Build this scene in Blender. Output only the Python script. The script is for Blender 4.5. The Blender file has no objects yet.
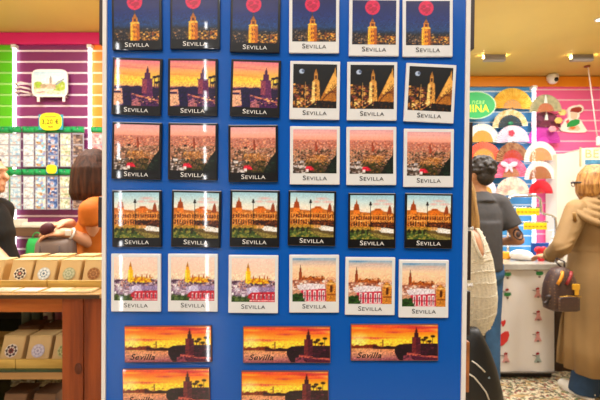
import bpy, bmesh, math, random
import numpy as np
from mathutils import Vector, Matrix, Quaternion

random.seed(7); RNG = np.random.default_rng(7)
SC = bpy.context.scene
COL = SC.collection
F = 433.33           # focal length in pixels of a 600 px wide frame
EYE = 1.47           # camera height
PI = math.pi
V = Vector


def at(px, py, Y):
    """A point at depth Y metres in front of the camera, from a pixel."""
    return V(((px - 300) * Y / F, Y, EYE + (200 - py) * Y / F))


# ------------------------------------------------------------------ colour and materials
def lin(c):
    if isinstance(c, str):
        c = c.lstrip('#'); c = tuple(int(c[i:i + 2], 16) / 255 for i in (0, 2, 4))
    return tuple(x / 12.92 if x <= .04045 else ((x + .055) / 1.055) ** 2.4 for x in c)


MATS = {}


def mat(key, c=None, rough=.6, metal=0, spec=.5, noise=0, nscale=20, bump=0, bscale=60, coat=0, emit=0, stretch=(1, 1, 1), c2=None, trans=0, alpha=1):
    if key in MATS: return MATS[key]
    m = bpy.data.materials.new(key); m.use_nodes = True
    nt = m.node_tree; b = nt.nodes['Principled BSDF']
    col = lin(c)
    b.inputs['Base Color'].default_value = (*col, 1)
    b.inputs['Roughness'].default_value = rough; b.inputs['Metallic'].default_value = metal
    b.inputs['Specular IOR Level'].default_value = spec
    b.inputs['Coat Weight'].default_value = coat; b.inputs['Coat Roughness'].default_value = .03
    b.inputs['Transmission Weight'].default_value = trans; b.inputs['Alpha'].default_value = alpha
    if emit:
        b.inputs['Emission Color'].default_value = (*col, 1); b.inputs['Emission Strength'].default_value = emit
    if noise or bump:
        tc = nt.nodes.new('ShaderNodeTexCoord'); mp = nt.nodes.new('ShaderNodeMapping')
        mp.inputs['Scale'].default_value = stretch
        nt.links.new(tc.outputs['Object'], mp.inputs['Vector'])
    if noise:
        n = nt.nodes.new('ShaderNodeTexNoise'); n.inputs['Scale'].default_value = nscale; n.inputs['Detail'].default_value = 5
        r = nt.nodes.new('ShaderNodeValToRGB')
        d = lin(c2) if c2 else tuple(x * (1 - noise) for x in col)
        r.color_ramp.elements[0].color = (*d, 1); r.color_ramp.elements[0].position = .35
        r.color_ramp.elements[1].color = (*(col if c2 else tuple(min(1, x * (1 + noise * .4)) for x in col)), 1); r.color_ramp.elements[1].position = .65
        nt.links.new(mp.outputs['Vector'], n.inputs['Vector']); nt.links.new(n.outputs['Fac'], r.inputs['Fac'])
        nt.links.new(r.outputs['Color'], b.inputs['Base Color'])
    if bump:
        n2 = nt.nodes.new('ShaderNodeTexNoise'); n2.inputs['Scale'].default_value = bscale; n2.inputs['Detail'].default_value = 4
        bp = nt.nodes.new('ShaderNodeBump'); bp.inputs['Strength'].default_value = bump; bp.inputs['Distance'].default_value = .01
        nt.links.new(mp.outputs['Vector'], n2.inputs['Vector']); nt.links.new(n2.outputs['Fac'], bp.inputs['Height'])
        nt.links.new(bp.outputs['Normal'], b.inputs['Normal'])
    MATS[key] = m
    return m


def attr_mat(key, rough=.4, coat=0, spec=.5):
    """Print: the colour comes from the printed colour attribute of the mesh."""
    m = bpy.data.materials.new(key); m.use_nodes = True
    nt = m.node_tree; b = nt.nodes['Principled BSDF']
    a = nt.nodes.new('ShaderNodeAttribute'); a.attribute_name = 'ink'
    nt.links.new(a.outputs['Color'], b.inputs['Base Color'])
    b.inputs['Roughness'].default_value = rough; b.inputs['Coat Weight'].default_value = coat
    b.inputs['Coat Roughness'].default_value = .03; b.inputs['Specular IOR Level'].default_value = spec
    MATS[key] = m
    return m


# ------------------------------------------------------------------ object bookkeeping
def tag(o, label=None, cat=None, group=None, kind=None):
    if label: o['label'] = label
    if cat: o['category'] = cat
    if group: o['group'] = group
    if kind: o['kind'] = kind
    return o


def empty(name, loc, label, cat, group=None, rz=0):
    o = bpy.data.objects.new(name, None); COL.objects.link(o)
    o.empty_display_size = .05
    o.location = loc; o.rotation_euler = (0, 0, rz)
    return tag(o, label, cat, group)


def mparent(root):
    return Matrix.LocRotScale(root.location, root.rotation_euler, None)


def link(name, me, parent=None, world=True):
    o = bpy.data.objects.new(name, me); COL.objects.link(o)
    if parent is not None:
        o.parent = parent
        if world:
            base = parent
            M = Matrix.Identity(4)
            while base is not None:
                M = mparent(base) @ M if base.parent is None else M
                base = base.parent
            o.matrix_parent_inverse = M.inverted() if parent.parent is None else Matrix.Identity(4)
    return o


def copy_tree(o, parent=None):
    c = o.copy(); COL.objects.link(c)
    if parent is not None: c.parent = parent
    for ch in list(o.children): copy_tree(ch, c)
    return c


class MB:
    """Collects shapes in one bmesh; build() links them as one mesh object."""
    def __init__(s): s.bm = bmesh.new(); s.mi = 0

    def _done(s, verts_before, faces_before):
        for f in list(s.bm.faces)[faces_before:]: f.material_index = s.mi

    def faces(s, vs, fs, M=None, smooth=False):
        b = [s.bm.verts.new(M @ V(v) if M else V(v)) for v in vs]
        for f in fs:
            try:
                ff = s.bm.faces.new([b[i] for i in f]); ff.material_index = s.mi; ff.smooth = smooth
            except ValueError: pass
        return s

    def box(s, c, d, R=None, bev=0):
        """centre, full size, optional rotation matrix, bevel"""
        x, y, z = d[0] / 2, d[1] / 2, d[2] / 2
        M = Matrix.Translation(V(c)) @ (R.to_4x4() if R else Matrix.Identity(4))
        if not bev:
            vs = [(-x, -y, -z), (x, -y, -z), (x, y, -z), (-x, y, -z), (-x, -y, z), (x, -y, z), (x, y, z), (-x, y, z)]
            return s.faces(vs, [(3, 2, 1, 0), (4, 5, 6, 7), (0, 1, 5, 4), (1, 2, 6, 5), (2, 3, 7, 6), (3, 0, 4, 7)], M)
        t = bmesh.new(); bmesh.ops.create_cube(t, size=1)
        bmesh.ops.scale(t, vec=(x * 2, y * 2, z * 2), verts=t.verts)
        bmesh.ops.bevel(t, geom=t.edges[:], offset=bev, segments=2, affect='EDGES', profile=.5)
        t.verts.index_update()
        s.faces([v.co.copy() for v in t.verts], [[v.index for v in f.verts] for f in t.faces], M); t.free()
        return s

    def box2(s, a, b, bev=0):
        return s.box([(p + q) / 2 for p, q in zip(a, b)], [abs(q - p) for p, q in zip(a, b)], None, bev)

    def loft(s, rings, cap=True, closed=True, smooth=True):
        vs = []; fs = []; n = len(rings[0])
        for r in rings: vs += list(r)
        for i in range(len(rings) - 1):
            for j in range(n if closed else n - 1):
                k = (j + 1) % n
                fs.append((i * n + j, i * n + k, (i + 1) * n + k, (i + 1) * n + j))
        if cap and closed:
            fs.append(tuple(reversed(range(n)))); fs.append(tuple((len(rings) - 1) * n + j for j in range(n)))
        return s.faces(vs, fs, smooth=smooth)

    def tube(s, path, r, seg=8, smooth=True, closed=False):
        path = [V(p) for p in path]; n = len(path); rings = []
        rr = r if isinstance(r, (list, tuple)) else [r] * n
        prev = None
        for i, p in enumerate(path):
            t = (path[min(i + 1, n - 1)] - path[max(i - 1, 0)])
            if closed: t = path[(i + 1) % n] - path[(i - 1) % n]
            t.normalize()
            if prev is None:
                u = t.orthogonal().normalized()
            else:
                u = (prev - t * prev.dot(t)).normalized()
            prev = u; w = t.cross(u)
            rings.append([p + (u * math.cos(2 * PI * k / seg) + w * math.sin(2 * PI * k / seg)) * rr[i] for k in range(seg)])
        if closed: rings.append(rings[0]); return s.loft(rings, cap=False, smooth=smooth)
        return s.loft(rings, smooth=smooth)

    def capsule(s, a, b, ra, rb=None, seg=14):
        a = V(a); b = V(b); rb = ra if rb is None else rb
        d = (b - a); L = d.length
        d = d.normalized() if L > 1e-6 else V((0, 0, 1))
        path = []; rr = []
        for k in range(6):
            t = PI / 2 * k / 5; path.append(a - d * ra * math.cos(t)); rr.append(max(ra * math.sin(t), .0004))
        for k in range(6):
            t = PI / 2 * k / 5; path.append(b + d * rb * math.sin(t)); rr.append(max(rb * math.cos(t), .0004))
        return s.tube(path, rr, seg)

    def cone(s, a, b, ra, rb, seg=18):
        return s.tube([a, b], [ra, rb], seg)

    def ell(s, c, r, R=None, seg=20):
        c = V(c); rings = []
        for i in range(11):
            t = PI * i / 10; z = -math.cos(t); q = max(math.sin(t), .004)
            ring = []
            for k in range(seg):
                p = V((r[0] * q * math.cos(2 * PI * k / seg), r[1] * q * math.sin(2 * PI * k / seg), r[2] * z))
                ring.append(c + (R @ p if R else p))
            rings.append(ring)
        return s.loft(rings)

    def prism(s, poly, a, n, back=None):
        """poly: 3D points of the front; extruded by vector n"""
        k = len(poly); n = V(n)
        vs = [V(p) for p in poly] + [V(p) + n for p in poly]
        fs = [tuple(range(k)), tuple(reversed(range(k, 2 * k)))] + [(i, i + k, (i + 1) % k + k, (i + 1) % k) for i in range(k)]
        return s.faces(vs, fs)

    def lathe(s, prof, c, seg=16):
        c = V(c)
        return s.loft([[c + V((max(r, .0003) * math.cos(2 * PI * k / seg), max(r, .0003) * math.sin(2 * PI * k / seg), z)) for k in range(seg)] for r, z in prof])

    def mesh(s, name, mats):
        bmesh.ops.recalc_face_normals(s.bm, faces=s.bm.faces[:])
        me = bpy.data.meshes.new(name); s.bm.to_mesh(me); s.bm.free()
        for m in (mats if isinstance(mats, (list, tuple)) else [mats]): me.materials.append(m)
        return me

    def build(s, name, mats, parent=None, world=True):
        return link(name, s.mesh(name, mats), parent, world)

    def fused(s, name, mats, parent=None, voxel=.008, smooth=6, world=True, decimate=0):
        """All the collected solids fused into one continuous surface."""
        me = s.mesh(name, mats)
        o = bpy.data.objects.new('t', me); COL.objects.link(o)
        md = o.modifiers.new('r', 'REMESH'); md.mode = 'VOXEL'; md.voxel_size = voxel; md.use_smooth_shade = True
        if smooth:
            sm = o.modifiers.new('s', 'SMOOTH'); sm.factor = .5; sm.iterations = smooth
        dg = bpy.context.evaluated_depsgraph_get(); dg.update()
        out = bpy.data.meshes.new_from_object(o.evaluated_get(dg)); out.name = name
        bpy.data.objects.remove(o); bpy.data.meshes.remove(me)
        out.materials.clear()
        for m in (mats if isinstance(mats, (list, tuple)) else [mats]): out.materials.append(m)
        for p in out.polygons: p.use_smooth = True
        return link(name, out, parent, world)


def text_mesh(body, size, mat_, smallcaps=False, sx=1.0, shear=0, extrude=0, bold=0):
    """Lettering as a flat mesh in the local X (right) / Z (up) plane, facing -Y, centred."""
    cu = bpy.data.curves.new('t', 'FONT'); cu.body = body; cu.size = size; cu.shear = shear; cu.extrude = extrude
    cu.align_x = 'CENTER'; cu.align_y = 'CENTER'; cu.offset = bold; cu.resolution_u = 3
    cu.space_character = 1.06
    if smallcaps:
        cu.small_caps_scale = .78
        for i, ch in enumerate(body): cu.body_format[i].use_small_caps = True
    o = bpy.data.objects.new('t', cu); COL.objects.link(o)
    dg = bpy.context.evaluated_depsgraph_get(); dg.update()
    me = bpy.data.meshes.new_from_object(o.evaluated_get(dg)); me.name = 'lettering'
    bpy.data.objects.remove(o); bpy.data.curves.remove(cu)
    me.transform(Matrix.Diagonal((sx, 1, 1, 1)))
    me.transform(Matrix.Rotation(PI / 2, 4, 'X'))
    me.materials.clear(); me.materials.append(mat_)
    return me


# ------------------------------------------------------------------ printed pictures
class Paint:
    def __init__(s, w, h):
        s.w, s.h = w, h; W, H = w * 2, h * 2
        s.X, s.Y = np.meshgrid((np.arange(W) + .5) / W, (np.arange(H) + .5) / H)   # Y runs down
        s.im = np.zeros((H, W, 3)); s.asp = w / h; s.rich = w > 70

    @staticmethod
    def c(c):
        c = c.lstrip('#'); return np.array([int(c[i:i + 2], 16) / 255 for i in (0, 2, 4)])

    def grad(s, stops, mask=None):
        ys = [a for a, _ in stops]; cs = np.array([s.c(b) for _, b in stops])
        g = np.stack([np.interp(s.Y, ys, cs[:, k]) for k in range(3)], -1)
        if mask is None: s.im[:] = g
        else: s.im[mask] = g[mask]
        return s

    def put(s, mask, c, a=1.0):
        s.im[mask] = s.im[mask] * (1 - a) + s.c(c) * a; return s

    def ell(s, x, y, rx, ry, c, a=1.0, soft=0):
        d = np.sqrt(((s.X - x) / rx) ** 2 + ((s.Y - y) / ry) ** 2)
        if soft:
            k = (np.clip(1 - d, 0, 1) * a)[..., None]; s.im = s.im * (1 - k) + s.c(c) * k; return s
        return s.put(d < 1, c, a)

    def rect(s, x0, y0, x1, y1, c, a=1.0):
        return s.put((s.X >= x0) & (s.X < x1) & (s.Y >= y0) & (s.Y < y1), c, a)

    def pmask(s, pts):
        m = np.zeros(s.X.shape, bool); n = len(pts)
        for i in range(n):
            x0, y0 = pts[i]; x1, y1 = pts[(i + 1) % n]
            if y0 == y1: continue
            cnd = ((s.Y >= min(y0, y1)) & (s.Y < max(y0, y1))) & (s.X < x0 + (s.Y - y0) * (x1 - x0) / (y1 - y0))
            m ^= cnd
        return m

    def poly(s, pts, c, a=1.0): return s.put(s.pmask(pts), c, a)

    def speck(s, x0, y0, x1, y1, cols, n, r=(.008, .02), mask=None):
        for _ in range(n):
            x = RNG.uniform(x0, x1); y = RNG.uniform(y0, y1); rr = RNG.uniform(*r)
            m = (abs(s.X - x) < rr * RNG.uniform(.6, 1.6)) & (abs(s.Y - y) < rr * RNG.uniform(.5, 1.2))
            if mask is not None: m &= mask
            s.put(m, cols[RNG.integers(len(cols))], RNG.uniform(.5, 1))
        return s

    def ridge(s, y, amp, c, bottom=1.0, seed=0, step=14, x0=0, x1=1):
        r = np.random.default_rng(seed); k = r.uniform(-amp, amp, step + 1)
        top = y + np.interp(s.X, np.linspace(0, 1, step + 1), k)
        return s.put((s.Y > top) & (s.Y < bottom) & (s.X >= x0) & (s.X <= x1), c)

    def done(s, g=.16):
        h, w = s.X.shape
        a = RNG.normal(0, 1, (h, w)); q = RNG.normal(0, 1, (h // 4 + 1, w // 4 + 1)).repeat(4, 0).repeat(4, 1)[:h, :w]
        dark = np.clip((s.Y - .2) * 3, .25, 1)[..., None]
        s.im = np.clip(s.im * (1 + g * (.6 * a + .5 * q)[..., None] * dark), 0, 1)
        im = s.im.reshape(s.h, 2, s.w, 2, 3).mean((1, 3))
        if s.rich: im = im.mean(-1, keepdims=True) + (im - im.mean(-1, keepdims=True)) * 1.12; im = .5 + (im - .52) * 1.24
        return np.clip(im, .02, 1)

    def mesh(s, name, W, H, m, z=0.0):
        """A flat print W x H metres in the X/Z plane facing -Y, centred."""
        im = s.done()[::-1]      # row 0 = bottom
        w, h = s.w, s.h
        xs = np.linspace(-W / 2, W / 2, w); zs = np.linspace(-H / 2, H / 2, h)
        gx, gz = np.meshgrid(xs, zs)
        vs = np.stack([gx, np.full_like(gx, -z), gz], -1).reshape(-1, 3)
        i = np.arange(w * h).reshape(h, w)
        fs = np.stack([i[:-1, :-1], i[:-1, 1:], i[1:, 1:], i[1:, :-1]], -1).reshape(-1, 4)
        me = bpy.data.meshes.new(name); me.from_pydata(vs.tolist(), [], fs.tolist())
        a = me.color_attributes.new('ink', 'FLOAT_COLOR', 'POINT')
        c = im.reshape(-1, 3); c = np.where(c <= .04045, c / 12.92, ((c + .055) / 1.055) ** 2.4)
        a.data.foreach_set('color', np.concatenate([c, np.ones((len(c), 1))], 1).astype(np.float32).ravel())
        me.materials.append(m); me.update()
        return me


def pic_moon():
    p = Paint(72, 72).grad([(0, '#14285a'), (.4, '#163a70'), (.66, '#204a74'), (.76, '#28303c'), (1, '#1c1816')])
    p.ell(.46, .165, .168, .168, '#c83460')
    for x, y, r in ((.40, .13, .05), (.5, .2, .06), (.42, .22, .04), (.53, .11, .045), (.47, .27, .03), (.36, .18, .03)): p.ell(x, y, r, r * .8, '#942048', .6)
    p.ell(.5, .13, .05, .04, '#e06088', .6, 1)
    p.ridge(.75, .02, '#282830', seed=3)
    p.speck(0, .74, 1, .98, ['#6c5c50', '#a08468', '#3c3c44', '#50443c', '#8c7c70', '#24242c'], 190, (.008, .018))
    p.speck(0, .78, .35, .98, ['#c89860', '#403c44', '#2c2c34', '#8c6844'], 60, (.006, .014))
    p.speck(.55, .8, 1, .99, ['#d8963c', '#e8b45c', '#8c5424', '#3c2c20', '#6c4424'], 110, (.01, .02))
    p.ell(.45, .88, .2, .16, '#d8902c', .55, 1)
    p.poly([(.36, 1), (.365, .62), (.39, .58), (.53, .58), (.555, .62), (.56, 1)], '#d8942c')
    p.rect(.365, .62, .41, 1, '#f0c050'); p.rect(.5, .62, .56, 1, '#ac681c')
    for y in (.68, .78, .88): p.rect(.43, y, .455, y + .05, '#8a4e14'); p.rect(.475, y, .495, y + .05, '#8a4e14')
    p.rect(.40, .5, .52, .59, '#c48430'); p.rect(.43, .52, .49, .58, '#6a3c16'); p.poly([(.41, .5), (.46, .40), (.51, .5)], '#a06828')
    p.rect(.355, .605, .565, .625, '#f0c468'); p.rect(.452, .34, .468, .42, '#7c5028')
    return p


def pic_sunset():
    p = Paint(72, 78).grad([(0, '#d88494'), (.16, '#eaa486'), (.3, '#f4b464'), (.42, '#f8cc5c'), (.54, '#f4c070'), (.6, '#7a4a70'), (1, '#4a2a5c')])
    for y, c in ((.07, '#f0a488'), (.14, '#c8687a'), (.22, '#f4b070'), (.3, '#e88a58')):
        x = RNG.uniform(.1, .5); p.ell(x, y, .42, .025, c, .7, 1); p.ell(x + .35, y + .03, .35, .02, c, .6, 1)
    p.ridge(.58, .025, '#34204a', .75, seed=5)
    p.poly([(0, .64), (.2, .62), (.22, .95), (0, 1)], '#d8a088'); p.rect(0, .68, .16, .73, '#3c2450'); p.rect(0, .72, .2, .98, '#e0b898', .5)
    p.poly([(.18, .62), (.36, .6), (.42, 1), (.22, 1)], '#2a1c48'); p.poly([(.4, .74), (1, .86), (1, 1), (.4, 1)], '#54305c')
    p.poly([(.38, .72), (1, .86), (1, .89), (.38, .76)], '#d08a70'); p.poly([(.4, .8), (.6, .84), (.6, 1), (.4, 1)], '#c88a86', .8)
    p.poly([(.62, .72), (.62, .4), (.84, .4), (.86, .78)], '#6c3a60'); p.rect(.62, .4, .72, .72, '#8c4e5e')
    p.rect(.67, .27, .79, .41, '#5e3058'); p.rect(.7, .2, .76, .28, '#4e2a54'); p.poly([(.71, .2), (.73, .12), (.75, .2)], '#3e2048')
    for x in (.6, .65, .7, .75, .8, .84): p.rect(x, .385, x + .02, .41, '#5c3058')
    for x, y in ((.89, .36), (.97, .34), (.93, .48), (1, .46)): p.ell(x, y, .05, .025, '#1c1430'); p.rect(x - .007, y, x + .007, .75, '#1c1430')
    p.rect(.86, .6, 1, .82, '#321e44'); p.speck(.55, .78, 1, .95, ['#f0b880', '#20142c', '#8a5060'], 50)
    p.speck(.2, .6, .6, .95, ['#1c1436', '#4a3060', '#34224c'], 50)
    return p


def pic_street():
    p = Paint(72, 74).grad([(0, '#14100e'), (.5, '#241a10'), (1, '#3a2818')])
    p.ell(.2, .17, .06, .055, '#b8c4d8'); p.ell(.23, .16, .035, .035, '#6a7488')
    p.speck(0, .46, .42, .98, ['#7a5026', '#b88040', '#2a1a10', '#d8a868', '#4a3018', '#8a4a50'], 170, (.012, .03))
    p.poly([(.42, .98), (.44, .4), (.47, .36), (.58, .36), (.6, .4), (.62, .8), (.5, .98)], '#c89858')
    p.rect(.44, .4, .5, .9, '#e8c484'); p.rect(.48, .22, .56, .37, '#c09050'); p.poly([(.48, .22), (.52, .1), (.56, .22)], '#a87a40'); p.rect(.5, .26, .54, .34, '#5a3c1c')
    for y in (.46, .56, .66): p.rect(.5, y, .54, y + .06, '#6e4820')
    p.poly([(.62, .8), (.92, .18), (1, .3), (1, .82), (.66, .98)], '#a87438'); p.poly([(.72, .62), (.92, .18), (1, .3), (1, .48), (.78, .7)], '#dcac64')
    for k in range(7): p.poly([(.64 + k * .05, .84 - k * .08), (1, .42 + k * .07), (1, .44 + k * .07), (.64 + k * .05, .87 - k * .08)], '#5c3818', .7)
    p.poly([(.93, .18), (.96, .04), (.985, .3)], '#c8964c')
    p.poly([(.3, 1), (.56, .82), (1, .84), (1, 1)], '#1c1612'); p.speck(.5, .84, 1, 1, ['#18120e', '#3c2c1c', '#785430'], 50)
    p.speck(.1, .76, .55, .92, ['#f4d8a0', '#d07060', '#f0b860'], 30, (.01, .02)); p.rect(.28, .4, .295, .98, '#d8b878', .6)
    return p


def pic_aerial():
    p = Paint(72, 76).grad([(0, '#dcaab0'), (.12, '#ecb4a8'), (.22, '#eeac98'), (.26, '#c08478'), (.6, '#a8806c'), (1, '#4c4038')])
    for y in (.05, .12): p.ell(.4, y, .5, .03, '#f6c0b8', .7, 1)
    p.speck(0, .25, 1, .5, ['#d89078', '#a8604c', '#e8b098', '#8a5248', '#c87c60', '#f0b890', '#b89080'], 420, (.006, .016))
    p.speck(0, .45, 1, .85, ['#cc9474', '#80604c', '#e0b890', '#50463c', '#a87458', '#a89484', '#5c4034', '#d8b09c', '#786858', '#3c362c'], 460, (.01, .022))
    p.ell(.55, .66, .3, .1, '#dca468', .55, 1); p.speck(.3, .58, .8, .78, ['#d8a060', '#b07c48', '#7c5030'], 90, (.01, .02))
    p.speck(0, .72, .35, 1, ['#c8c0c0', '#70645c', '#403830', '#e8e0dc'], 60, (.015, .03)); p.speck(.3, .75, .75, 1, ['#2c3418', '#48482a', '#786040', '#383020'], 120, (.015, .03))
    p.poly([(1, .55), (.88, .7), (.72, .98), (.72, 1), (1, 1)], '#242c24'); p.speck(.75, .75, 1, 1, ['#2c3c30', '#1c2420', '#384438'], 50)
    p.poly([(.28, .93), (.3, .84), (.42, .83), (.5, .93)], '#c8384c'); p.rect(.3, .9, .36, .97, '#f0e4e0')
    p.rect(.51, .28, .545, .48, '#8c4a3c'); p.rect(.505, .36, .555, .5, '#98503c')
    return p


def pic_plaza():
    p = Paint(72, 76).grad([(0, '#a4c8d4'), (.18, '#cfdedc'), (.36, '#efe2d0'), (1, '#787a48')])
    for x, y, r in ((.72, .13, .2), (.85, .2, .18), (.6, .2, .12)): p.ell(x, y, r, .04, '#e0a8a0', .8, 1)
    p.poly([(0, .34), (.2, .34), (.24, .38), (.46, .40), (.48, .36), (.55, .34), (.6, .3), (.68, .3), (.74, .36), (.84, .38), (.96, .4), (1, .42), (1, .76), (0, .74)], '#bc7840')
    p.poly([(.08, .36), (.1, .22), (.13, .2), (.15, .1), (.17, .2), (.2, .22), (.22, .36)], '#9c5426'); p.poly([(.84, .42), (.87, .28), (.9, .22), (.93, .28), (.95, .42)], '#94502c')
    p.rect(.08, .34, .22, .5, '#d88440'); p.rect(.52, .34, .74, .46, '#d07c38'); p.rect(.56, .31, .7, .35, '#b0622c')
    for x in np.arange(.03, .98, .055):
        p.rect(x, .48, x + .022, .55, '#4c2818'); p.rect(x, .6, x + .028, .7, '#2c1a14')
        p.rect(x + .024, .44, x + .034, .7, '#e09c58')
    p.speck(0, .42, 1, .73, ['#e0a468', '#a0602c', '#5c3420', '#d89850', '#3c241a', '#c88048', '#ecc08c'], 260, (.006, .016))
    p.rect(0, .57, 1, .585, '#e8b878'); p.rect(0, .455, 1, .467, '#e0a860')
    p.poly([(.45, .62), (1, .62), (1, .76), (.5, .76)], '#4c3024'); p.speck(.45, .62, 1, .76, ['#7c4c30', '#2c1c18', '#9a6038'], 60)
    p.rect(0, .72, .55, .82, '#b08c48'); p.poly([(0, .8), (.48, .78), (.7, 1), (0, 1)], '#5c6c40')
    for x in (.06, .18, .3, .42): p.ell(x, .84, .045, .07, '#3c3c28')
    p.speck(0, .84, .6, 1, ['#8a8c50', '#3c4c34', '#a89a54', '#50643c'], 70, (.012, .03))
    p.poly([(.42, .8), (1, .78), (1, .94), (.62, .96)], '#6c5c40'); p.poly([(.5, .84), (1, .95), (1, 1), (.7, 1)], '#8c8050')
    p.poly([(.6, .75), (.78, .73), (1, .77), (1, .86), (.72, .84)], '#ece4d8'); p.rect(.55, .72, .7, .78, '#cfa070')
    p.rect(.455, .2, .475, .78, '#201c1c'); p.rect(.44, .2, .49, .24, '#201c1c'); p.ell(.465, .18, .02, .03, '#302824')
    p.rect(.97, .28, .98, .6, '#3a302c')
    return p


def pic_gold():
    p = Paint(72, 72).grad([(0, '#f0d4c8'), (.3, '#f4d0bc'), (.5, '#f6d8bc'), (.52, '#a890a0'), (1, '#8c7c94')])
    p.ridge(.52, .025, '#5a4454', .62, seed=9)
    p.speck(0, .52, 1, .78, ['#c8b4bc', '#7c6478', '#e8dcd8', '#5c4a60', '#a88c9c', '#d89c80'], 220, (.012, .03))
    p.poly([(.32, .56), (.34, .46), (.55, .48), (.6, .45), (.66, .48), (.84, .5), (.86, .58)], '#e0a424'); p.speck(.32, .46, .88, .58, ['#f8d048', '#b06c18', '#e8b030'], 70, (.01, .022))
    p.rect(.325, .30, .435, .56, '#e8b82c'); p.rect(.345, .22, .415, .31, '#e0a830'); p.poly([(.35, .23), (.38, .1), (.41, .23)], '#b07a30'); p.rect(.325, .30, .36, .56, '#f8dc60')
    for x in (.5, .64, .75, .82): p.poly([(x - .02, .48), (x, .38), (x + .02, .48)], '#a85c28')
    p.poly([(.35, .68), (.62, .64), (.66, .82), (.36, .86)], '#c4bcd4'); p.rect(.62, .66, 1, .76, '#9c8cac')
    p.poly([(.36, .86), (.46, .78), (1, .76), (1, 1), (.36, 1)], '#b83c4c')
    for x in np.arange(.48, 1, .09): p.rect(x, .82, x + .035, .93, '#f4dcdc'); p.rect(x + .01, .84, x + .025, .93, '#5c2c40')
    p.rect(.4, .95, 1, .97, '#e8c0c0')
    p.poly([(0, .86), (.12, .84), (.3, .88), (.42, 1), (0, 1)], '#3c5030'); p.speck(0, .85, .4, 1, ['#2c4024', '#58683c', '#748050'], 60, (.015, .03))
    p.speck(0, .7, .35, .86, ['#e0d8e0', '#8a7488', '#b49cac'], 40, (.02, .04))
    return p


def pic_red():
    p = Paint(72, 74).grad([(0, '#8fb0c8'), (.08, '#c4bcb8'), (.2, '#f2d0b4'), (.42, '#f4c8a4'), (.5, '#d8a88c'), (1, '#b08c78')])
    p.ell(.2, .03, .3, .03, '#5c90b8', .8, 1); p.ell(.6, .09, .4, .025, '#dcb4a8', .8, 1); p.ell(.4, .25, .5, .03, '#f8d0a4', .8, 1)
    p.ridge(.5, .02, '#8c5440', .58, seed=4)
    p.poly([(.2, .52), (.24, .44), (.34, .46), (.42, .4), (.48, .45), (.62, .45), (.72, .52)], '#a05c34'); p.speck(.2, .42, .72, .53, ['#c88048', '#6c3820', '#b06c3c'], 60, (.01, .02))
    p.rect(.155, .32, .22, .56, '#985430'); p.rect(.17, .24, .205, .33, '#8a4a2c'); p.poly([(.175, .24), (.187, .14), (.2, .24)], '#5c3424')
    p.speck(0, .52, 1, .75, ['#e8d0c4', '#c08468', '#8c5c50', '#f4ece4', '#d8a890', '#a0705c'], 230, (.015, .035))
    p.poly([(.1, .62), (.4, .58), (.74, .6), (.76, .72), (.16, .74)], '#e0d4d8'); p.poly([(.2, .74), (.76, .7), (.78, 1), (.2, 1)], '#c03c54')
    for x in (.26, .37, .48, .59, .68):
        p.rect(x, .74, x + .06, .97, '#f0dcdc'); p.rect(x + .018, .77, x + .044, .95, '#6c3448')
    p.rect(.2, .98, .78, 1, '#f0d8d8'); p.rect(.2, .85, .78, .87, '#a82c44')
    p.poly([(.78, 1), (.78, .62), (.82, .54), (.88, .48), (.95, .54), (1, .6), (1, 1)], '#c08848'); p.rect(.86, .62, .92, .78, '#5c3828'); p.rect(.8, .56, 1, .6, '#e0b478'); p.rect(.8, .82, 1, .85, '#8c5830')
    p.poly([(0, .84), (.1, .8), (.24, .88), (.3, 1), (0, 1)], '#344c2c'); p.speck(0, .82, .28, 1, ['#24381c', '#507040', '#3c5c30'], 50, (.015, .03))
    return p


def pic_pano():
    p = Paint(120, 50).grad([(0, '#dc5c44'), (.2, '#f08c3c'), (.42, '#fcc84c'), (.58, '#f8b84c'), (.62, '#c88858'), (.8, '#c89078'), (1, '#8c5868')])
    for _ in range(26):
        x = RNG.uniform(0, 1); y = RNG.uniform(0, .42)
        p.ell(x, y, RNG.uniform(.1, .3), RNG.uniform(.02, .06), ['#f8c050', '#d84848', '#f09048', '#b84060', '#fbd070'][RNG.integers(5)], .75, 1)
    p.ell(.75, .06, .35, .12, '#a83858', .6, 1); p.ell(.09, .46, .14, .3, '#fff4a0', .95, 1); p.ell(.4, .5, .4, .2, '#fbd45c', .7, 1)
    p.ridge(.56, .035, '#7a3c28', .66, seed=8, step=30, x1=.3); p.ridge(.6, .03, '#402028', .68, seed=2, step=26, x0=.25, x1=.58)
    p.rect(.358, .42, .372, .6, '#803c30'); p.ell(.2, .8, .3, .2, '#e8b490', .7, 1)
    p.poly([(.5, .62), (.56, .54), (.7, .52), (.72, 1), (.55, 1), (.5, .78)], '#33182c'); p.poly([(.66, .76), (1, .84), (1, 1), (.58, 1)], '#5a2c44')
    p.poly([(.64, .78), (1, .88), (1, .93), (.64, .84)], '#b8685c'); p.poly([(.6, .86), (.68, .84), (.72, 1), (.6, 1)], '#a86870', .7)
    p.rect(.7, .34, .8, .8, '#5c2c3c'); p.rect(.7, .34, .745, .8, '#7a3c40'); p.rect(.725, .22, .775, .35, '#4c2434'); p.rect(.737, .14, .763, .23, '#40202c'); p.poly([(.742, .15), (.75, .04), (.758, .15)], '#301822')
    for x, y in ((.86, .36), (.83, .42), (.94, .32), (.9, .46)): p.ell(x, y, .028, .035, '#1c1018'); p.rect(x - .003, y, x + .003, .8, '#1c1018')
    p.rect(.8, .52, 1, .86, '#3c1c30'); p.speck(.78, .5, 1, .86, ['#281424', '#542c3c', '#70405000'[:7]], 50, (.008, .02)); p.speck(.55, .6, .72, 1, ['#241020', '#48283c'], 30)
    return p


# ================================================================== SETTING
CEIL = 2.9
m_ceil = mat('ceiling paint', '#d4b45e', .7, noise=.03, nscale=3)
m_floor = None


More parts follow.
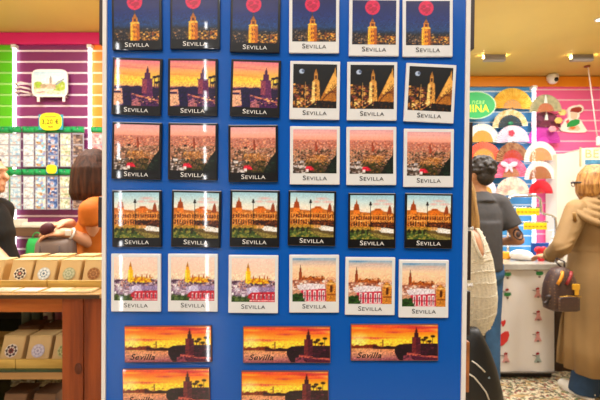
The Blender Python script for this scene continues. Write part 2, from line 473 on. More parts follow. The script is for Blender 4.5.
def floor_material():
    m = bpy.data.materials.new('speckled floor tile'); m.use_nodes = True; nt = m.node_tree; b = nt.nodes['Principled BSDF']
    tc = nt.nodes.new('ShaderNodeTexCoord'); prev = None
    base = lin('#efe3c4')
    mix_in = None
    for i, (sc, thr, c) in enumerate(((24, .58, '#7a5636'), (29, .61, '#a84c34'), (26, .6, '#6a7c4c'), (38, .6, '#40301f'), (16, .6, '#d0ac74'))):
        n = nt.nodes.new('ShaderNodeTexVoronoi' if i == 9 else 'ShaderNodeTexNoise'); n.inputs['Scale'].default_value = sc; n.inputs['Detail'].default_value = 1.5
        mp = nt.nodes.new('ShaderNodeMapping'); mp.inputs['Location'].default_value = (i * 7.3, i * 3.1, 0)
        nt.links.new(tc.outputs['Object'], mp.inputs['Vector']); nt.links.new(mp.outputs['Vector'], n.inputs['Vector'])
        r = nt.nodes.new('ShaderNodeValToRGB'); r.color_ramp.elements[0].position = thr - .02; r.color_ramp.elements[1].position = thr + .01
        nt.links.new(n.outputs['Fac'], r.inputs['Fac'])
        mx = nt.nodes.new('ShaderNodeMix'); mx.data_type = 'RGBA'
        nt.links.new(r.outputs['Color'], mx.inputs['Factor'])
        if mix_in is None: mx.inputs['A'].default_value = (*base, 1)
        else: nt.links.new(mix_in, mx.inputs['A'])
        mx.inputs['B'].default_value = (*lin(c), 1)
        mix_in = mx.outputs['Result']
    nt.links.new(mix_in, b.inputs['Base Color']); b.inputs['Roughness'].default_value = .3
    return m


XL, XR, YB, Y1, Y2, XJ = -3.2, 3.6, -2.3, 3.73, 5.03, .1
m_floor = floor_material()
m_wall = mat('cream wall', '#cdbb94', .8)
m_dwall = mat('dim wall', '#3a342f', .7)


def struct(mb, name, m): return tag(mb.build(name, m), kind='structure')


b = MB(); b.box2((XL - .1, YB - .1, -.1), (XR + .1, Y2 + .1, 0)); struct(b, 'floor', m_floor)
b = MB(); b.box2((XL - .1, YB - .1, CEIL), (XR + .1, Y2 + .1, CEIL + .1)); struct(b, 'ceiling', m_ceil)
b = MB(); b.box2((XL - .1, YB, 0), (XL, Y1, CEIL)); struct(b, 'wall_left', m_wall)
b = MB(); b.box2((XR, YB, 0), (XR + .1, Y2, CEIL)); struct(b, 'wall_right', m_wall)
b = MB(); b.box2((XL, YB - .1, 0), (XR, YB, CEIL)); struct(b, 'wall_front', m_dwall)
b = MB(); b.box2((XL, Y1, 0), (XJ, Y2, CEIL)); struct(b, 'wall_back_left', m_ceil)
b = MB(); b.box2((XJ, Y2, 0), (XR, Y2 + .1, CEIL)); struct(b, 'wall_back_right', m_ceil)


# slat walls: boards with light metal inserts in the grooves
def slatwall(name, c, strip, x0, x1, yf, z0, z1, step, zoff):
    b = MB(); z = zoff
    while z > z0 + step: z -= step
    b.box2((x0, yf, z0), (x1, yf + .012, z1))
    b.mi = 1
    while z < z1 - .004:
        if z > z0: b.box2((x0, yf - .002, z - .0075), (x1, yf + .004, z + .0075))
        z += step
    b.mi = 0
    zz = zoff
    while zz > z0 + step: zz -= step
    while zz < z1 - step:
        if zz > z0: b.box2((x0, yf - .006, zz + .0085), (x1, yf + .001, zz + step - .0085))
        zz += step
    return struct(b, name, [mat('slat ' + c, c, .35, spec=.4), mat('slat strip ' + strip, strip, .35, metal=.0)])


ya = Y1 - .02
px2x = lambda px, Y: (px - 300) * Y / F
zs = lambda py, Y: EYE + (200 - py) * Y / F
slatwall('trim_1', '#58b81c', '#a0d870', XL, px2x(14.5, ya), ya, 0, zs(45, ya), 11 * ya / F, zs(51, ya))
slatwall('trim_2', '#7c2c60', '#e8d0d8', px2x(14.5, ya), px2x(90.5, ya), ya, 0, zs(45, ya), 11 * ya / F, zs(51, ya))
slatwall('trim_3', '#ea8620', '#f4d8b0', px2x(90.5, ya), px2x(130, ya), ya, 0, zs(45, ya), 11 * ya / F, zs(51, ya))
b = MB(); b.box2((XL, ya - .03, zs(45, ya)), (px2x(135, ya), Y1, zs(33.5, ya)), .004); struct(b, 'trim_4', mat('pink header', '#d81d6c', .4))
yb = Y2 - .02
slatwall('trim_5', '#4698da', '#d8e8f6', XJ, px2x(534, yb), yb, 0, zs(87, yb), 10.3 * yb / F, zs(91.5, yb))
slatwall('trim_6', '#f468a2', '#fcd0de', px2x(534, yb), XR, yb, 0, zs(87, yb), 10.3 * yb / F, zs(100, yb))
b = MB(); b.box2((XJ, yb - .03, zs(87, yb)), (XR, Y2, zs(77, yb)), .004); struct(b, 'trim_7', mat('orange header', '#f4961c', .4))
m_off = mat('off white panel', '#efe4d2', .55)
b = MB()
yp = 4.75
poly = [(557, 154), (566, 153.5), (576, 151.5), (586, 148), (600, 147), (640, 147)]
vs = [at(x, y, yp) for x, y in poly]
b.prism([V((vs[0].x, yp, 0))] + vs + [V((vs[-1].x, yp, 0))], None, (0, .22, 0)); struct(b, 'trim_8', m_off)
# raised soffit lip between the two ceiling heights
m_box = mat('grey fitting', '#9b9088', .5)

# ================================================================== LIGHT FITTINGS THAT SHOW
def light_tube(px, Y, z0, z1, label, strength=4.5):
    r = .012 * Y / 3.7
    x = px2x(px, Y)
    e = empty('light_tube', (x, Y, z0), label, 'light tube', 'vertical light tubes')
    b = MB(); b.tube([(x, Y, z0 + .02), (x, Y, z1 - .02)], r * 1.15, 10); b.build('tube', mat('lit tube', '#ffffff', emit=strength), e)
    for z in (z0, z1 - .03):
        b = MB(); b.box2((x - r * 1.6, Y - r * 1.6, z), (x + r * 1.6, Y + r * 3, z + .03)); b.build('end_cap', mat('white plastic', '#ece8e2', .4), e)
    return e


yt = ya - .028
light_tube(14.5, yt, 0, zs(45, yt), 'vertical white light tube between the green and purple slat panels')
light_tube(90, yt, 0, zs(45, yt), 'vertical white light tube between the purple and orange slat panels')
ytr = 4.88
light_tube(534, ytr, 0, zs(86, ytr), 'vertical white light tube between the blue and pink slat panels')
# tubes on the wall behind the photographer (they mirror in the glossy magnets)
for x, z0, z1 in ((-.73, 0, 2.78), (-1.41, 0, 2.7)):
    e = empty('light_tube', (x, YB + .03, z0), 'vertical white light tube on the wall behind the camera', 'light tube', 'vertical light tubes')
    b = MB(); b.tube([(x, YB + .03, z0), (x, YB + .03, z1)], .0085, 10); b.build('tube', mat('bright tube', '#ffffff', emit=42), e)

for i, (y0_, y1_) in enumerate(((34, 46), (86, 96), (115, 120), (131, 145), (161, 173), (224, 238), (277, 294))):  # unseen bars added to break up the tube reflections in the magnets
    z0_, z1_ = (1.40 + (200 - q) * .0079 for q in (y1_, y0_))
    b = MB(); b.box2((-2.6, YB + .05, z0_), (.6, YB + .09, z1_), .004); struct(b, 'trim_%d' % (9 + i), m_dwall)
for px, label in ((493, 'square grey downlight on the ceiling above the fans'), (580, 'square grey downlight on the ceiling above the pink panel')):
    x = px2x(px, 4.3)
    e = empty('ceiling_downlight', (x, 4.275, CEIL - .06), label, 'ceiling light', 'grey square downlights')
    b = MB(); b.box2((x - .105, 4.25, CEIL - .062), (x + .105, 4.30, CEIL), .004); b.build('housing', m_box, e)
    b = MB(); b.box2((x - .09, 4.246, CEIL - .05), (x + .09, 4.251, CEIL - .034)); b.box2((x - .09, 4.246, CEIL - .028), (x + .09, 4.251, CEIL - .012)); b.build('grille', mat('grille', '#8a8078', .5), e)
    for s in (-1, 1):
        b = MB(); b.box2((x + s * .105, 4.26, CEIL - .03), (x + s * .108, 4.29, CEIL - .008)); b.build('light_slot', mat('lit slot', '#ffe2a0', emit=70), e)
p = at(599.5, 18, 3.42)
e = empty('recessed_spotlight', (p.x, p.y, CEIL - .01), 'small round white recessed spotlight at the right edge of the ceiling', 'ceiling light')
b = MB(); b.lathe([(.034, 0), (.034, -.012), (.024, -.012), (.024, 0)], (p.x, p.y, CEIL)); b.build('ring', mat('white plastic', ''), e)
b = MB(); b.lathe([(.001, -.008), (.025, -.008), (.025, -.003), (.001, -.003)], (p.x, p.y, CEIL)); b.build('lens', mat('lit lens', '#fff6dc', emit=12), e)

# ================================================================== MAGNET STAND
TH, TAU = .0091, .0125
_n = 1 / math.sqrt(1 + TAU * TAU)
EX = V((math.cos(TH), 0, -math.sin(TH))); EZ = V((math.sin(TH) * _n, -TAU * _n, math.cos(TH) * _n)).normalized()
EN = EX.cross(EZ).normalized()                     # towards the camera
PC = V((0, .56, EYE))
RB = Matrix((EX, -EN, EZ)).transposed()            # local x right, y away, z up
def onb(u, v, n=0): return PC + EX * (u / 1000) + EZ * (v / 1000) + EN * (n / 1000)


stand = empty('magnet_display_stand', (-.018, .59, 0), 'tall blue display board with white edge strips holding the souvenir magnets', 'display stand')
m_blue = mat('blue enamel', '#0a58b4', .2, spec=.5)
m_strip = mat('white edge strip', '#e9e2da', .35)
def bb(u0, u1, v0, v1, n0, n1, name, m, bev=0):
    b = MB(); b.box(onb((u0 + u1) / 2, (v0 + v1) / 2, (n0 + n1) / 2), ((u1 - u0) / 1000, (n1 - n0) / 1000, (v1 - v0) / 1000), RB, bev)
    return b.build(name, m, stand)
bb(-249.7, 210.8, -1080, 430, -12, 0, 'panel', m_blue)
bb(-255.2, -249.7, -1080, 430, -45, 2.5, 'edge_strip', m_strip, .0008)
bb(210.8, 216.8, -1080, 430, -45, 2.5, 'edge_strip', m_strip, .0008)
bb(-249.7, 210.8, -1080, 430, -45, -40, 'back_panel', m_strip)
bb(-255.2, 216.8, 430, 437, -45, 2.5, 'top_strip', m_strip)
b = MB(); b.tube([(-.018, .585, .03), (-.018, .585, .42)], .028, 16); b.build('post', mat('steel', '#b9b6b2', .3, metal=1), stand)
b = MB(); b.lathe([(.2, 0), (.2, .015), (.05, .03), (.03, .03)], (-.018, .585, 0), 32); b.build('base', mat('steel', ''), stand)

# edge-on magnets on the two narrow sides of the stand
m_dk = mat('dark resin', '#33241f', .4); m_or = mat('orange resin', '#a5602e', .45, noise=.4, nscale=60)
for s, v0, v1, th, m, lab in ((1, 196, 300, 5.5, m_dk, 'dark thick magnet on the right side of the stand near the ceiling'),
                              (1, -33, 102, 5, m_dk, "dark thick magnet on the stand's right side beside the white fan"),
                              (1, -102, -38, 5, m_dk, "dark thick magnet on the stand's right side beside the blonde hair"),
                              (1, -174, -116, 5, m_dk, "dark thick magnet on the stand's right side beside the knit top"),
                              (1, -248, -182, 5, m_or, "orange brown thick magnet low on the stand's right side"),
                              (-1, 198, 300, 5, m_dk, 'dark thick magnet on the left side of the stand beside the pink header'),
                              (-1, -38, 2, 5.5, m_dk, "small dark magnet on the stand's left side beside the orange top")):
    u0, u1 = (216.8, 216.8 + th) if s > 0 else (-255.2 - th, -255.2)
    b = MB(); b.box(onb((u0 + u1) / 2, (v0 + v1) / 2, -10), (th / 1000, .022, (v1 - v0) / 1000), RB, .001)
    tag(b.build('resin_magnet', m), lab, 'magnet', 'thick magnets on the sides of the stand')
for v in (-35, -109):
    b = MB(); c = onb(218.6, v, -3); b.tube([c, c + EX * .005], .002, 10); b.ell(c + EX * .006, (.001, .003, .003))
    b.build('peg', m_strip, stand)

# magnets
m_black = mat('black gloss', '#0d0b0d', .3, coat=1); m_white = mat('white gloss', '#e9e8e6', .3, coat=1)
m_pic = attr_mat('printed picture', .35, coat=1); m_lw = mat('white print', '#f4f0ea', .35, coat=.6); m_lk = mat('dark print', '#2c2828', .35, coat=.6)
PIC = dict(moon=pic_moon, sunset=pic_sunset, street=pic_street, aerial=pic_aerial, plaza=pic_plaza, gold=pic_gold, red=pic_red, pano=pic_pano)


def magnet_body(w, h, m):
    b = MB(); b.box((0, -.002, 0), (w, .004, h), None, .0009); return b.mesh('fridge_magnet', m)


BODY = {'k': magnet_body(.0637, .0732, m_black), 'q': magnet_body(.0612, .071, m_black), 'w': magnet_body(.0641, .0747, m_white), 'p': magnet_body(.1128, .0472, mat('brown edge', '#7a4a34', .4, coat=.5))}
LETK = text_mesh('Sevilla', .0084, m_lw, True, 1.25, bold=0)
LETW = text_mesh('Sevilla', .0084, m_lk, True, 1.25, bold=0)
LETP = text_mesh('Sevilla', .0105, mat('dark script', '#2a1814', .4), False, 1.15, shear=.35, bold=.00012)
PROTO = {}


def magnet(kind, design):
    key = (kind, design)
    if key in PROTO: return copy_tree(PROTO[key])
    o = link('fridge_magnet', BODY[kind])
    if kind in 'kq':
        w, h, dz = (.0575, .0580, .0044) if kind == 'k' else (.0560, .0565, .0043)
        lt, lz, lx = LETK, (-.0302 if kind == 'k' else -.0290), .000
    elif kind == 'w': w, h, dz = .0558, .0560, .0052; lt, lz, lx = LETW, -.0291, 0
    else: w, h, dz = .1108, .0452, 0; lt, lz, lx = LETP, -.0165, -.0335
    pm = PIC[design]().mesh('picture', w, h, m_pic)
    c = link('picture', pm, o, False); c.location = (0, -.0042, dz)
    l = link('lettering', lt, o, False); l.location = (lx, -.0045, lz)
    PROTO[key] = o
    return o


ROWS = [('k', 'moon', 'm11', -210.5, 226.3, .9), ('k', 'moon', 'm12', -136.1, 228.3, .3), ('k', 'moon', 'm13', -59.2, 224.5, -.65),
        ('w', 'moon', 'm14', 16, 225.4, .3), ('w', 'moon', 'm15', 92.6, 222.3, .06), ('w', 'moon', 'm16', 161.1, 222, .6),
        ('k', 'sunset', 'm21', -210.1, 143.3, -1.32), ('k', 'sunset', 'm22', -138.5, 143.1, -.12), ('k', 'sunset', 'm23', -58.4, 142.4, -1.34),
        ('w', 'street', 'm24', 17.7, 140.5, -.39), ('w', 'street', 'm25', 90.9, 140.2, .11), ('w', 'street', 'm26', 165.1, 138.3, -2.22),
        ('k', 'aerial', 'm31', -210, 61.3, -.92), ('k', 'aerial', 'm32', -137.9, 61.1, -.16), ('k', 'aerial', 'm33', -60.6, 59.2, .58),
        ('w', 'aerial', 'm34', 18.5, 57.3, .17), ('w', 'aerial', 'm35', 91, 57.3, .52), ('w', 'aerial', 'm36', 164.5, 55.4, .06),
        ('k', 'plaza', 'm41', -209.3, -25.7, .52), ('k', 'plaza', 'm42', -133.1, -25.4, -.8), ('k', 'plaza', 'm43', -58, -24.3, -.35),
        ('q', 'plaza', 'm44', 15.5, -23.3, -.5), ('q', 'plaza', 'm45', 92.6, -25.6, .15), ('q', 'plaza', 'm46', 165.4, -25.2, -.39),
        ('w', 'gold', 'm51', -210.1, -108.3, .24), ('w', 'gold', 'm52', -136.9, -107.7, .14), ('w', 'gold', 'm53', -59.1, -108.8, .01),
        ('w', 'red', 'm54', 19.2, -107.6, .41), ('w', 'red', 'm55', 91.2, -110, .05), ('w', 'red', 'm56', 160.3, -112.8, .12),
        ('p', 'pano', 'p61', -168.3, -187.3, .85), ('p', 'pano', 'p62', -15.4, -186.7, .46), ('p', 'pano', 'p63', 123.5, -182.6, .52),
        ('p', 'pano', 'p71', -170.5, -242.6, 1.18), ('p', 'pano', 'p72', -17.2, -244.5, .52)]
DESC = {('k', 'moon'): 'black-framed magnet of red moon over lit tower', ('w', 'moon'): 'white-framed magnet of red moon over lit tower',
        ('k', 'sunset'): 'black-framed magnet of riverside tower at sunset', ('w', 'street'): 'white-framed magnet of floodlit street and tower at night',
        ('k', 'aerial'): 'black-framed magnet of pink city rooftops', ('w', 'aerial'): 'white-framed magnet of pink city rooftops',
        ('k', 'plaza'): 'black-framed magnet of orange plaza palace', ('q', 'plaza'): 'black-framed magnet of orange plaza palace',
        ('w', 'gold'): 'white-framed magnet of golden cathedral skyline', ('w', 'red'): 'white-framed magnet of red house below brown tower'}
ORD3 = ['left one of three', 'middle one of three', 'right one of three']
ORD6 = ['first of six from the left', 'second of six from the left', 'third of six from the left', 'fourth of six from the left', 'fifth of six from the left', 'right end of the six']
GRP = {'moon': 'red moon magnets in the top row', 'sunset': 'sunset tower magnets', 'street': 'night street magnets', 'aerial': 'city rooftop magnets', 'plaza': 'plaza palace magnets', 'gold': 'golden cathedral magnets', 'red': 'red house magnets', 'pano': 'wide sunset magnets'}
PL = {'p61': 'wide orange sunset magnet at left of the complete bottom row', 'p62': 'wide orange sunset magnet in the middle of three side by side', 'p63': 'wide orange sunset magnet alone above bare blue at lower right', 'p71': 'wide orange sunset magnet cut by the photo bottom, left one', 'p72': 'wide orange sunset magnet cut by the photo bottom, right one'}
for kind, design, idn, u, v, ang in ROWS:
    o = magnet(kind, design)
    tx = random.gauss(0, .006); tz = random.gauss(0, .0011)
    R = RB @ Matrix.Rotation(-math.radians(ang) * 1.0 + 0, 3, 'Y') @ Matrix.Rotation(tx, 3, 'X') @ Matrix.Rotation(tz, 3, 'Z')
    o.rotation_mode = 'XYZ'; o.rotation_euler = R.to_euler(); o.location = onb(u, v, .25)
    col = int(idn[2]) - 1
    if design == 'pano': lab = PL[idn]
    elif design == 'plaza': lab = DESC[(kind, design)] + ', ' + ORD6[col]
    else: lab = DESC[(kind, design)] + ', ' + ORD3[col % 3]
    tag(o, lab, 'magnet', GRP[design])

# ================================================================== PEOPLE
m_skin = mat('skin', '#d9a07c', .5, noise=.06, nscale=12); m_skin2 = mat('tanned skin', '#c28a64', .5, noise=.06, nscale=12)
m_eye = mat('eye white', '#f0ece6', .2)


def hand(b, W, d, n, k=1.0, curl=.5, side=1):
    W = V(W); d = V(d).normalized(); n = V(n); n = (n - d * n.dot(d)).normalized(); s = d.cross(n) * side
    R = Matrix((d, s, n)).transposed()
    b.ell(W + d * .045 * k, (.05 * k, .036 * k, .016 * k), R); b.capsule(W - d * .01, W + d * .03, .024 * k, .026 * k)
    for off, L in ((-.028, .060), (-.0095, .074), (.0095, .080), (.028, .070)):
        p0 = W + d * .07 * k + s * off * k; p1 = p0 + d * .03 * k; p1 = p1 + n * .006 * k
        q = (d * math.cos(curl) + n * math.sin(curl)); p2 = p1 + q * (L * .5) * k
        q2 = (d * math.cos(curl * 2) + n * math.sin(curl * 2)); p3 = p2 + q2 * (L * .4) * k
        b.capsule(p0, p1, .0088 * k, .0085 * k); b.capsule(p1, p2, .0085 * k, .008 * k); b.capsule(p2, p3, .008 * k, .007 * k)
    t0 = W + d * .02 * k + s * .024 * k; t1 = t0 + (d * .6 + s * .7 + n * .3).normalized() * .038 * k; t2 = t1 + (d * .9 + s * .15 + n * .35).normalized() * .03 * k
    b.capsule(t0, t1, .012 * k, .010 * k); b.capsule(t1, t2, .010 * k, .008 * k)


class Fig:
    def __init__(s, name, label, x, y, yaw, H, skin, group=None):
        s.e = empty(name, (x, y, 0), label, 'person', group); s.o = V((x, y, 0)); s.H = H; s.k = H / 1.7
        s.f = V((math.cos(yaw), math.sin(yaw), 0)); s.r = s.f.cross(V((0, 0, 1)))
        s.R = Matrix((s.r, s.f, V((0, 0, 1)))).transposed(); s.skin = skin

    def P(s, r, f, z): return s.o + s.r * r * s.k + s.f * f * s.k + V((0, 0, z * s.k))

    def body(s, arms, headyaw=0, legs=True, stance=.09, hf=0, sw=.175):
        k = s.k; P = s.P; R = s.R; b = MB(); E = lambda c, r: b.ell(P(*c), [q * k for q in r], R); C = lambda a, c, ra, rb: b.capsule(a, c, ra * k, rb * k)
        E((0, 0, .92), (.16, .105, .13)); E((0, .0, 1.08), (.125, .09, .15)); E((0, .0, 1.26), (min(.15, sw * .9), .10, .17)); C(P(-sw + .045, 0, 1.375), P(sw - .045, 0, 1.375), .055, .055)
        C(P(0, -.01, 1.38), P(0, .01 + hf, 1.5), .056, .05)
        hr = Matrix.Rotation(headyaw, 3, 'Z'); HO = P(0, .012 + hf, 1.585); HR = hr @ R; s.HO, s.HR = HO, HR
        hp = lambda r, f, z: HO + HR @ (V((r, f, z)) * k); s.hp = hp
        HE = lambda c, r: b.ell(hp(*c), [q * k for q in r], HR)
        HE((0, 0, .01), (.074, .092, .105)); HE((0, .035, -.055), (.055, .058, .058)); HE((0, .066, -.088), (.028, .028, .022))
        b.capsule(hp(0, .088, .015), hp(0, .108, -.022), .009 * k, .013 * k); HE((0, .083, -.058), (.024, .016, .009)); HE((0, .085, .03), (.05, .014, .012))
        for q in (-1, 1):
            HE((q * .076, -.002, -.005), (.010, .02, .032)); HE((q * .04, .062, -.02), (.03, .03, .03))
        if legs:
            for q in (-1, 1):
                C(P(q * .085, 0, .86), P(q * stance, .015, .48), .082, .056); C(P(q * stance, .015, .48), P(q * stance, -.01, .08), .055, .036)
                C(P(q * stance, -.03, .04), P(q * (stance + .02), .15, .03), .036, .03)
        for q, a in arms.items():
            S = P(q * sw, 0, 1.365); El, W, d, n, sd = a[:5]
            C(S, El, .047, .038); C(El, W, .038, .026); hand(b, W, d, n, k * 1.0, a[5] if len(a) > 5 else .5, sd)
        s.bd = b.fused('body', s.skin, s.e, .0065, 3)
        for q in (-1, 1):
            eb = MB(); eb.ell(hp(q * .034, .074, .005), (.011 * k,) * 3); eb.mi = 1; eb.ell(hp(q * .034, .083, .005), (.006 * k, .004 * k, .006 * k), HR)
            eb.build('eye', [m_eye, mat('iris', '#3a2418', .2)], s.e)
        return s

    def shoes(s, m, stance=.09, sole=None):
        k = s.k
        for q in (-1, 1):
            b = MB(); b.capsule(s.P(q * stance, -.035, .045), s.P(q * (stance + .022), .17, .035), .045 * k, .038 * k); b.capsule(s.P(q * stance, -.02, .05), s.P(q * stance, -.012, .11), .047 * k, .045 * k)
            sh = b.fused('shoe', m, s.e, .008, 3)
            b = MB(); pts = []
            for t in range(20):
                a = 2 * PI * t / 20; pts.append(s.P(q * (stance + .011) + .048 * math.cos(a), .07 + .15 * math.sin(a), 0))
            b.prism([V((p.x, p.y, .004)) for p in pts], None, (0, 0, .02)); b.build('sole', sole or mat('rubber sole', '#e6e0d8', .6), sh)

    def trousers(s, m, stance=.09, w=1.0, bottom=.06):
        k = s.k; b = MB(); P = s.P
        b.ell(P(0, 0, .94), (.172 * k, .118 * k, .13 * k), s.R); b.ell(P(0, -.03, .88), (.165 * k, .115 * k, .11 * k), s.R)
        for q in (-1, 1):
            b.cone(P(q * .082, 0, .93), P(q * stance, .012, .48), .095 * k, .07 * k * w); b.cone(P(q * stance, .012, .5), P(q * stance, -.008, bottom), .07 * k * w, .056 * k * w)
        return b.fused('trousers', m, s.e, .0085, 5)


def strands(b, hp, rows, r=.004):
    for path in rows: b.tube([hp(*p) for p in path], r, 6)


# ---- woman in the orange top
Yo = 2.5
xo = px2x(107, Yo)
wo = Fig('person', 'woman with brown bob in an orange top beside the wooden table, holding a bag', xo, Yo, PI - .12, 1.745, m_skin)
elb = at(99, 246, 2.42); wr = at(69, 233, 2.30); elb2 = at(84, 236, 2.62); wr2 = at(69, 223, 2.50)
wo.body({-1: (elb, wr, V((-.9, -.12, .02)), V((.1, .35, -1)), -1, .55), 1: (elb2, wr2, V((-1, -.35, -.15)), V((0, .1, -1)), 1, .5)}, headyaw=-.3, hf=.075, sw=.15)
m_or_top = mat('orange fabric', '#c96a10', .75, noise=.18, nscale=9, bump=.5, bscale=22)
k = wo.k; b = MB(); P = wo.P
b.ell(P(0, 0.015, 1.26), (.15 * k, .14 * k, .19 * k), wo.R); b.capsule(P(-.12, 0, 1.385), P(.12, 0, 1.385), .066 * k, .066 * k); b.capsule(P(0, .02, 1.38), P(0, .07, 1.44), .09 * k, .07 * k); b.cone(P(0, 0, 1.25), P(0, 0, .86), .135 * k, .175 * k)
b.ell(P(0, 0, 1.05), (.165 * k, .13 * k, .2 * k), wo.R); b.cone(P(0, -.01, 1.38), P(0, 0, 1.47), .1 * k, .065 * k); b.ell(P(0, .09, 1.24), (.12 * k, .085 * k, .1 * k), wo.R); b.ell(P(0, .05, 1.05), (.15 * k, .125 * k, .2 * k), wo.R)
for q, E_ in ((-1, elb), (1, elb2)):
    S = P(q * .15, 0, 1.375); b.cone(S, S.lerp(E_, .3), .064 * k, .076 * k); b.capsule(S, S.lerp(E_, .15), .064 * k)
b.fused('top', m_or_top, wo.e, .008, 16)
wo.trousers(mat('dark trousers', '#2c2830', .8)); wo.shoes(mat('black leather', '#1a1817', .5))
m_bhair = mat('brown hair', '#4e2c1c', .6, spec=.25, noise=.55, nscale=9, stretch=(9, 9, .8), bump=.5, bscale=30, c2='#2a1610')
b = MB(); hp = wo.hp
b.ell(hp(0, -.012, .035), (.094 * k, .105 * k, .105 * k), wo.HR)
def curtain(b, hp, rings, n=36, gap=.9):
    R_ = []
    for (z, rx, ry, fo) in rings:
        R_.append((z, rx, ry, fo))
    for i in range(n):
        a = PI / 2 + gap + (2 * PI - 2 * gap) * i / (n - 1)
        b.tube([hp(rx * math.cos(a) * (1 + .05 * math.sin(i * 2.3)), fo + ry * math.sin(a), z) for z, rx, ry, fo in R_], [.016, .02, .02, .019, .012][:len(R_)], 8)
curtain(b, hp, [(.09, .065, .07, -.01), (.02, .093, .1, -.01), (-.06, .1, .108, -.008), (-.115, .102, .105, -.004), (-.155, .09, .092, .0)], 40, .62)
b.ell(hp(0, -.055, -.07), (.085 * k, .06 * k, .11 * k), wo.HR)
b.fused('hair', m_bhair, wo.e, .007, 2)
b = MB(); d = (wr - elb).normalized(); u = d.orthogonal().normalized(); w_ = d.cross(u); c = wr - d * .012
b.tube([c + (u * math.cos(t * PI / 8) + w_ * math.sin(t * PI / 8)) * .031 for t in range(16)], .006, 6, closed=True); b.box(c + V((0, -.03, .008)), (.03, .012, .03), None, .004)
b.build('wristwatch', mat('white watch', '#e9e4dc', .3), wo.e)

# her bag
m_bag = mat('taupe leather', '#6b5750', .55, noise=.15, nscale=8, bump=.3, bscale=15)
bc = at(56, 252, 2.3)
e = empty('handbag', (bc.x, bc.y, bc.z - .16), 'taupe grey handbag held by the woman in orange', 'bag')
def rbox_rings(c, specs, n=28, pw=.55):
    rings = []
    for z, hx, hy in specs:
        ring = []
        for i in range(n):
            a = 2 * PI * i / n; ca, sa = math.cos(a), math.sin(a)
            ring.append(V((c.x + math.copysign(abs(ca) ** pw, ca) * hx, c.y + math.copysign(abs(sa) ** pw, sa) * hy, c.z + z)))
        rings.append(ring)
    return rings
b = MB(); b.loft(rbox_rings(bc, [(-.16, .085, .05), (-.155, .1, .06), (-.05, .102, .065), (.045, .097, .05), (.068, .09, .03), (.075, .084, .015)])); b.build('bag_body', m_bag, e)
b = MB(); b.tube([bc + V((-.05, -.06, z)) for z in (.04, -.02, -.15)], .004, 6); b.tube([bc + V((.05, -.06, z)) for z in (.04, -.02, -.15)], .004, 6); b.build('seam', mat('dark taupe', '#4c3c38', .6), e)
b = MB(); b.tube([bc + V((math.cos(t) * .05, 0, .06 + .05 * math.sin(t))) for t in np.linspace(0, PI, 12)], .006, 8); b.build('handle', mat('dark taupe', ''), e)
pc = at(47, 229, 2.27)
b = MB(); b.ell(pc, (.042, .02, .032), Matrix.Rotation(-.5, 3, 'Y')); b.ell(pc + V((.02, 0, .012)), (.02, .012, .012)); b.fused('pouch', mat('burgundy fabric', '#4c1526', .6), None, .004, 2)
bpy.data.objects['pouch'].name = 'pouch'
tag(bpy.data.objects['pouch'], "dark burgundy pouch in the hand of the woman in orange", 'pouch')

# ---- person at the left edge, in black
Yk = 2.55
xk = px2x(-15, Yk)
wk = Fig('person', 'person in a black top at the left edge, face in profile', xk, Yk, .12, 1.74, m_skin)
e1 = at(-12, 246, 2.40); w1 = at(16, 272, 2.30); e2 = at(-6, 246, 2.7); w2 = at(14, 262, 2.8)
wk.body({1: (e1, w1, V((1, 0, -.6)), V((0, .3, -1)), 1, .4), -1: (e2, w2, V((1, 0, -.3)), V((0, -.3, -1)), -1, .4)})
k = wk.k; P = wk.P; b = MB()
b.ell(P(0, .005, 1.25), (.175 * k, .13 * k, .2 * k), wk.R); b.capsule(P(-.14, 0, 1.385), P(.14, 0, 1.385), .07 * k, .07 * k); b.cone(P(0, 0, 1.25), P(0, .01, .82), .14 * k, .19 * k); b.ell(P(0, .04, 1.05), (.17 * k, .13 * k, .2 * k), wk.R); b.ell(P(0, .075, 1.24), (.13 * k, .07 * k, .09 * k), wk.R)
for q, E_ in ((1, e1), (-1, e2)):
    S = P(q * .175, 0, 1.375); b.cone(S, S.lerp(E_, .7), .07 * k, .072 * k); b.capsule(S, S.lerp(E_, .15), .07 * k)
b.fused('top', mat('black fabric', '#0c0b0c', .85, noise=.2, nscale=10, bump=.3, bscale=25), wk.e, .009, 16)
wk.trousers(mat('dark trousers', '')); wk.shoes(mat('black leather', ''))
b = MB(); b.ell(wk.hp(0, -.02, .04), (.088 * k, .098 * k, .1 * k), wk.HR); curtain(b, wk.hp, [(.08, .07, .07, -.01), (.02, .088, .09, -.015), (-.06, .09, .09, -.02), (-.12, .08, .08, -.03)], 26, 1.0)
b.fused('hair', m_bhair, wk.e, .008, 2)

# ---- man in the grey T-shirt
Ym = 3.3
xm = px2x(480, Ym)
mm = Fig('person', 'man in grey T-shirt and jeans with tattooed arm leaning at the counter', xm, Ym, PI / 2 + .18, 1.78, m_skin2)
er = at(519, 240, 3.28); wrr = at(497, 242, 3.46); el_ = at(452, 240, 3.3); wl = at(470, 242, 3.46)
mm.body({1: (er, wrr, V((-.6, .5, 0)), V((0, 0, -1)), 1, .4), -1: (el_, wl, V((.6, .5, 0)), V((0, 0, -1)), -1, .4)}, headyaw=.5, stance=.085, sw=.158)
k = mm.k; P = mm.P; b = MB()
b.ell(P(0, 0, 1.25), (.168 * k, .13 * k, .2 * k), mm.R); b.capsule(P(-.13, 0, 1.385), P(.13, 0, 1.385), .072 * k, .072 * k); b.cone(P(0, 0, 1.25), P(0, 0, .9), .15 * k, .155 * k); b.ell(P(0, 0, 1.08), (.165 * k, .12 * k, .2 * k), mm.R); b.cone(P(0, -.012, 1.38), P(0, 0, 1.46), .11 * k, .062 * k)
for q, E_ in ((1, er), (-1, el_)):
    S = P(q * .16, 0, 1.375); b.cone(S, S.lerp(E_, .66), .072 * k, .075 * k); b.capsule(S, S.lerp(E_, .15), .072 * k)
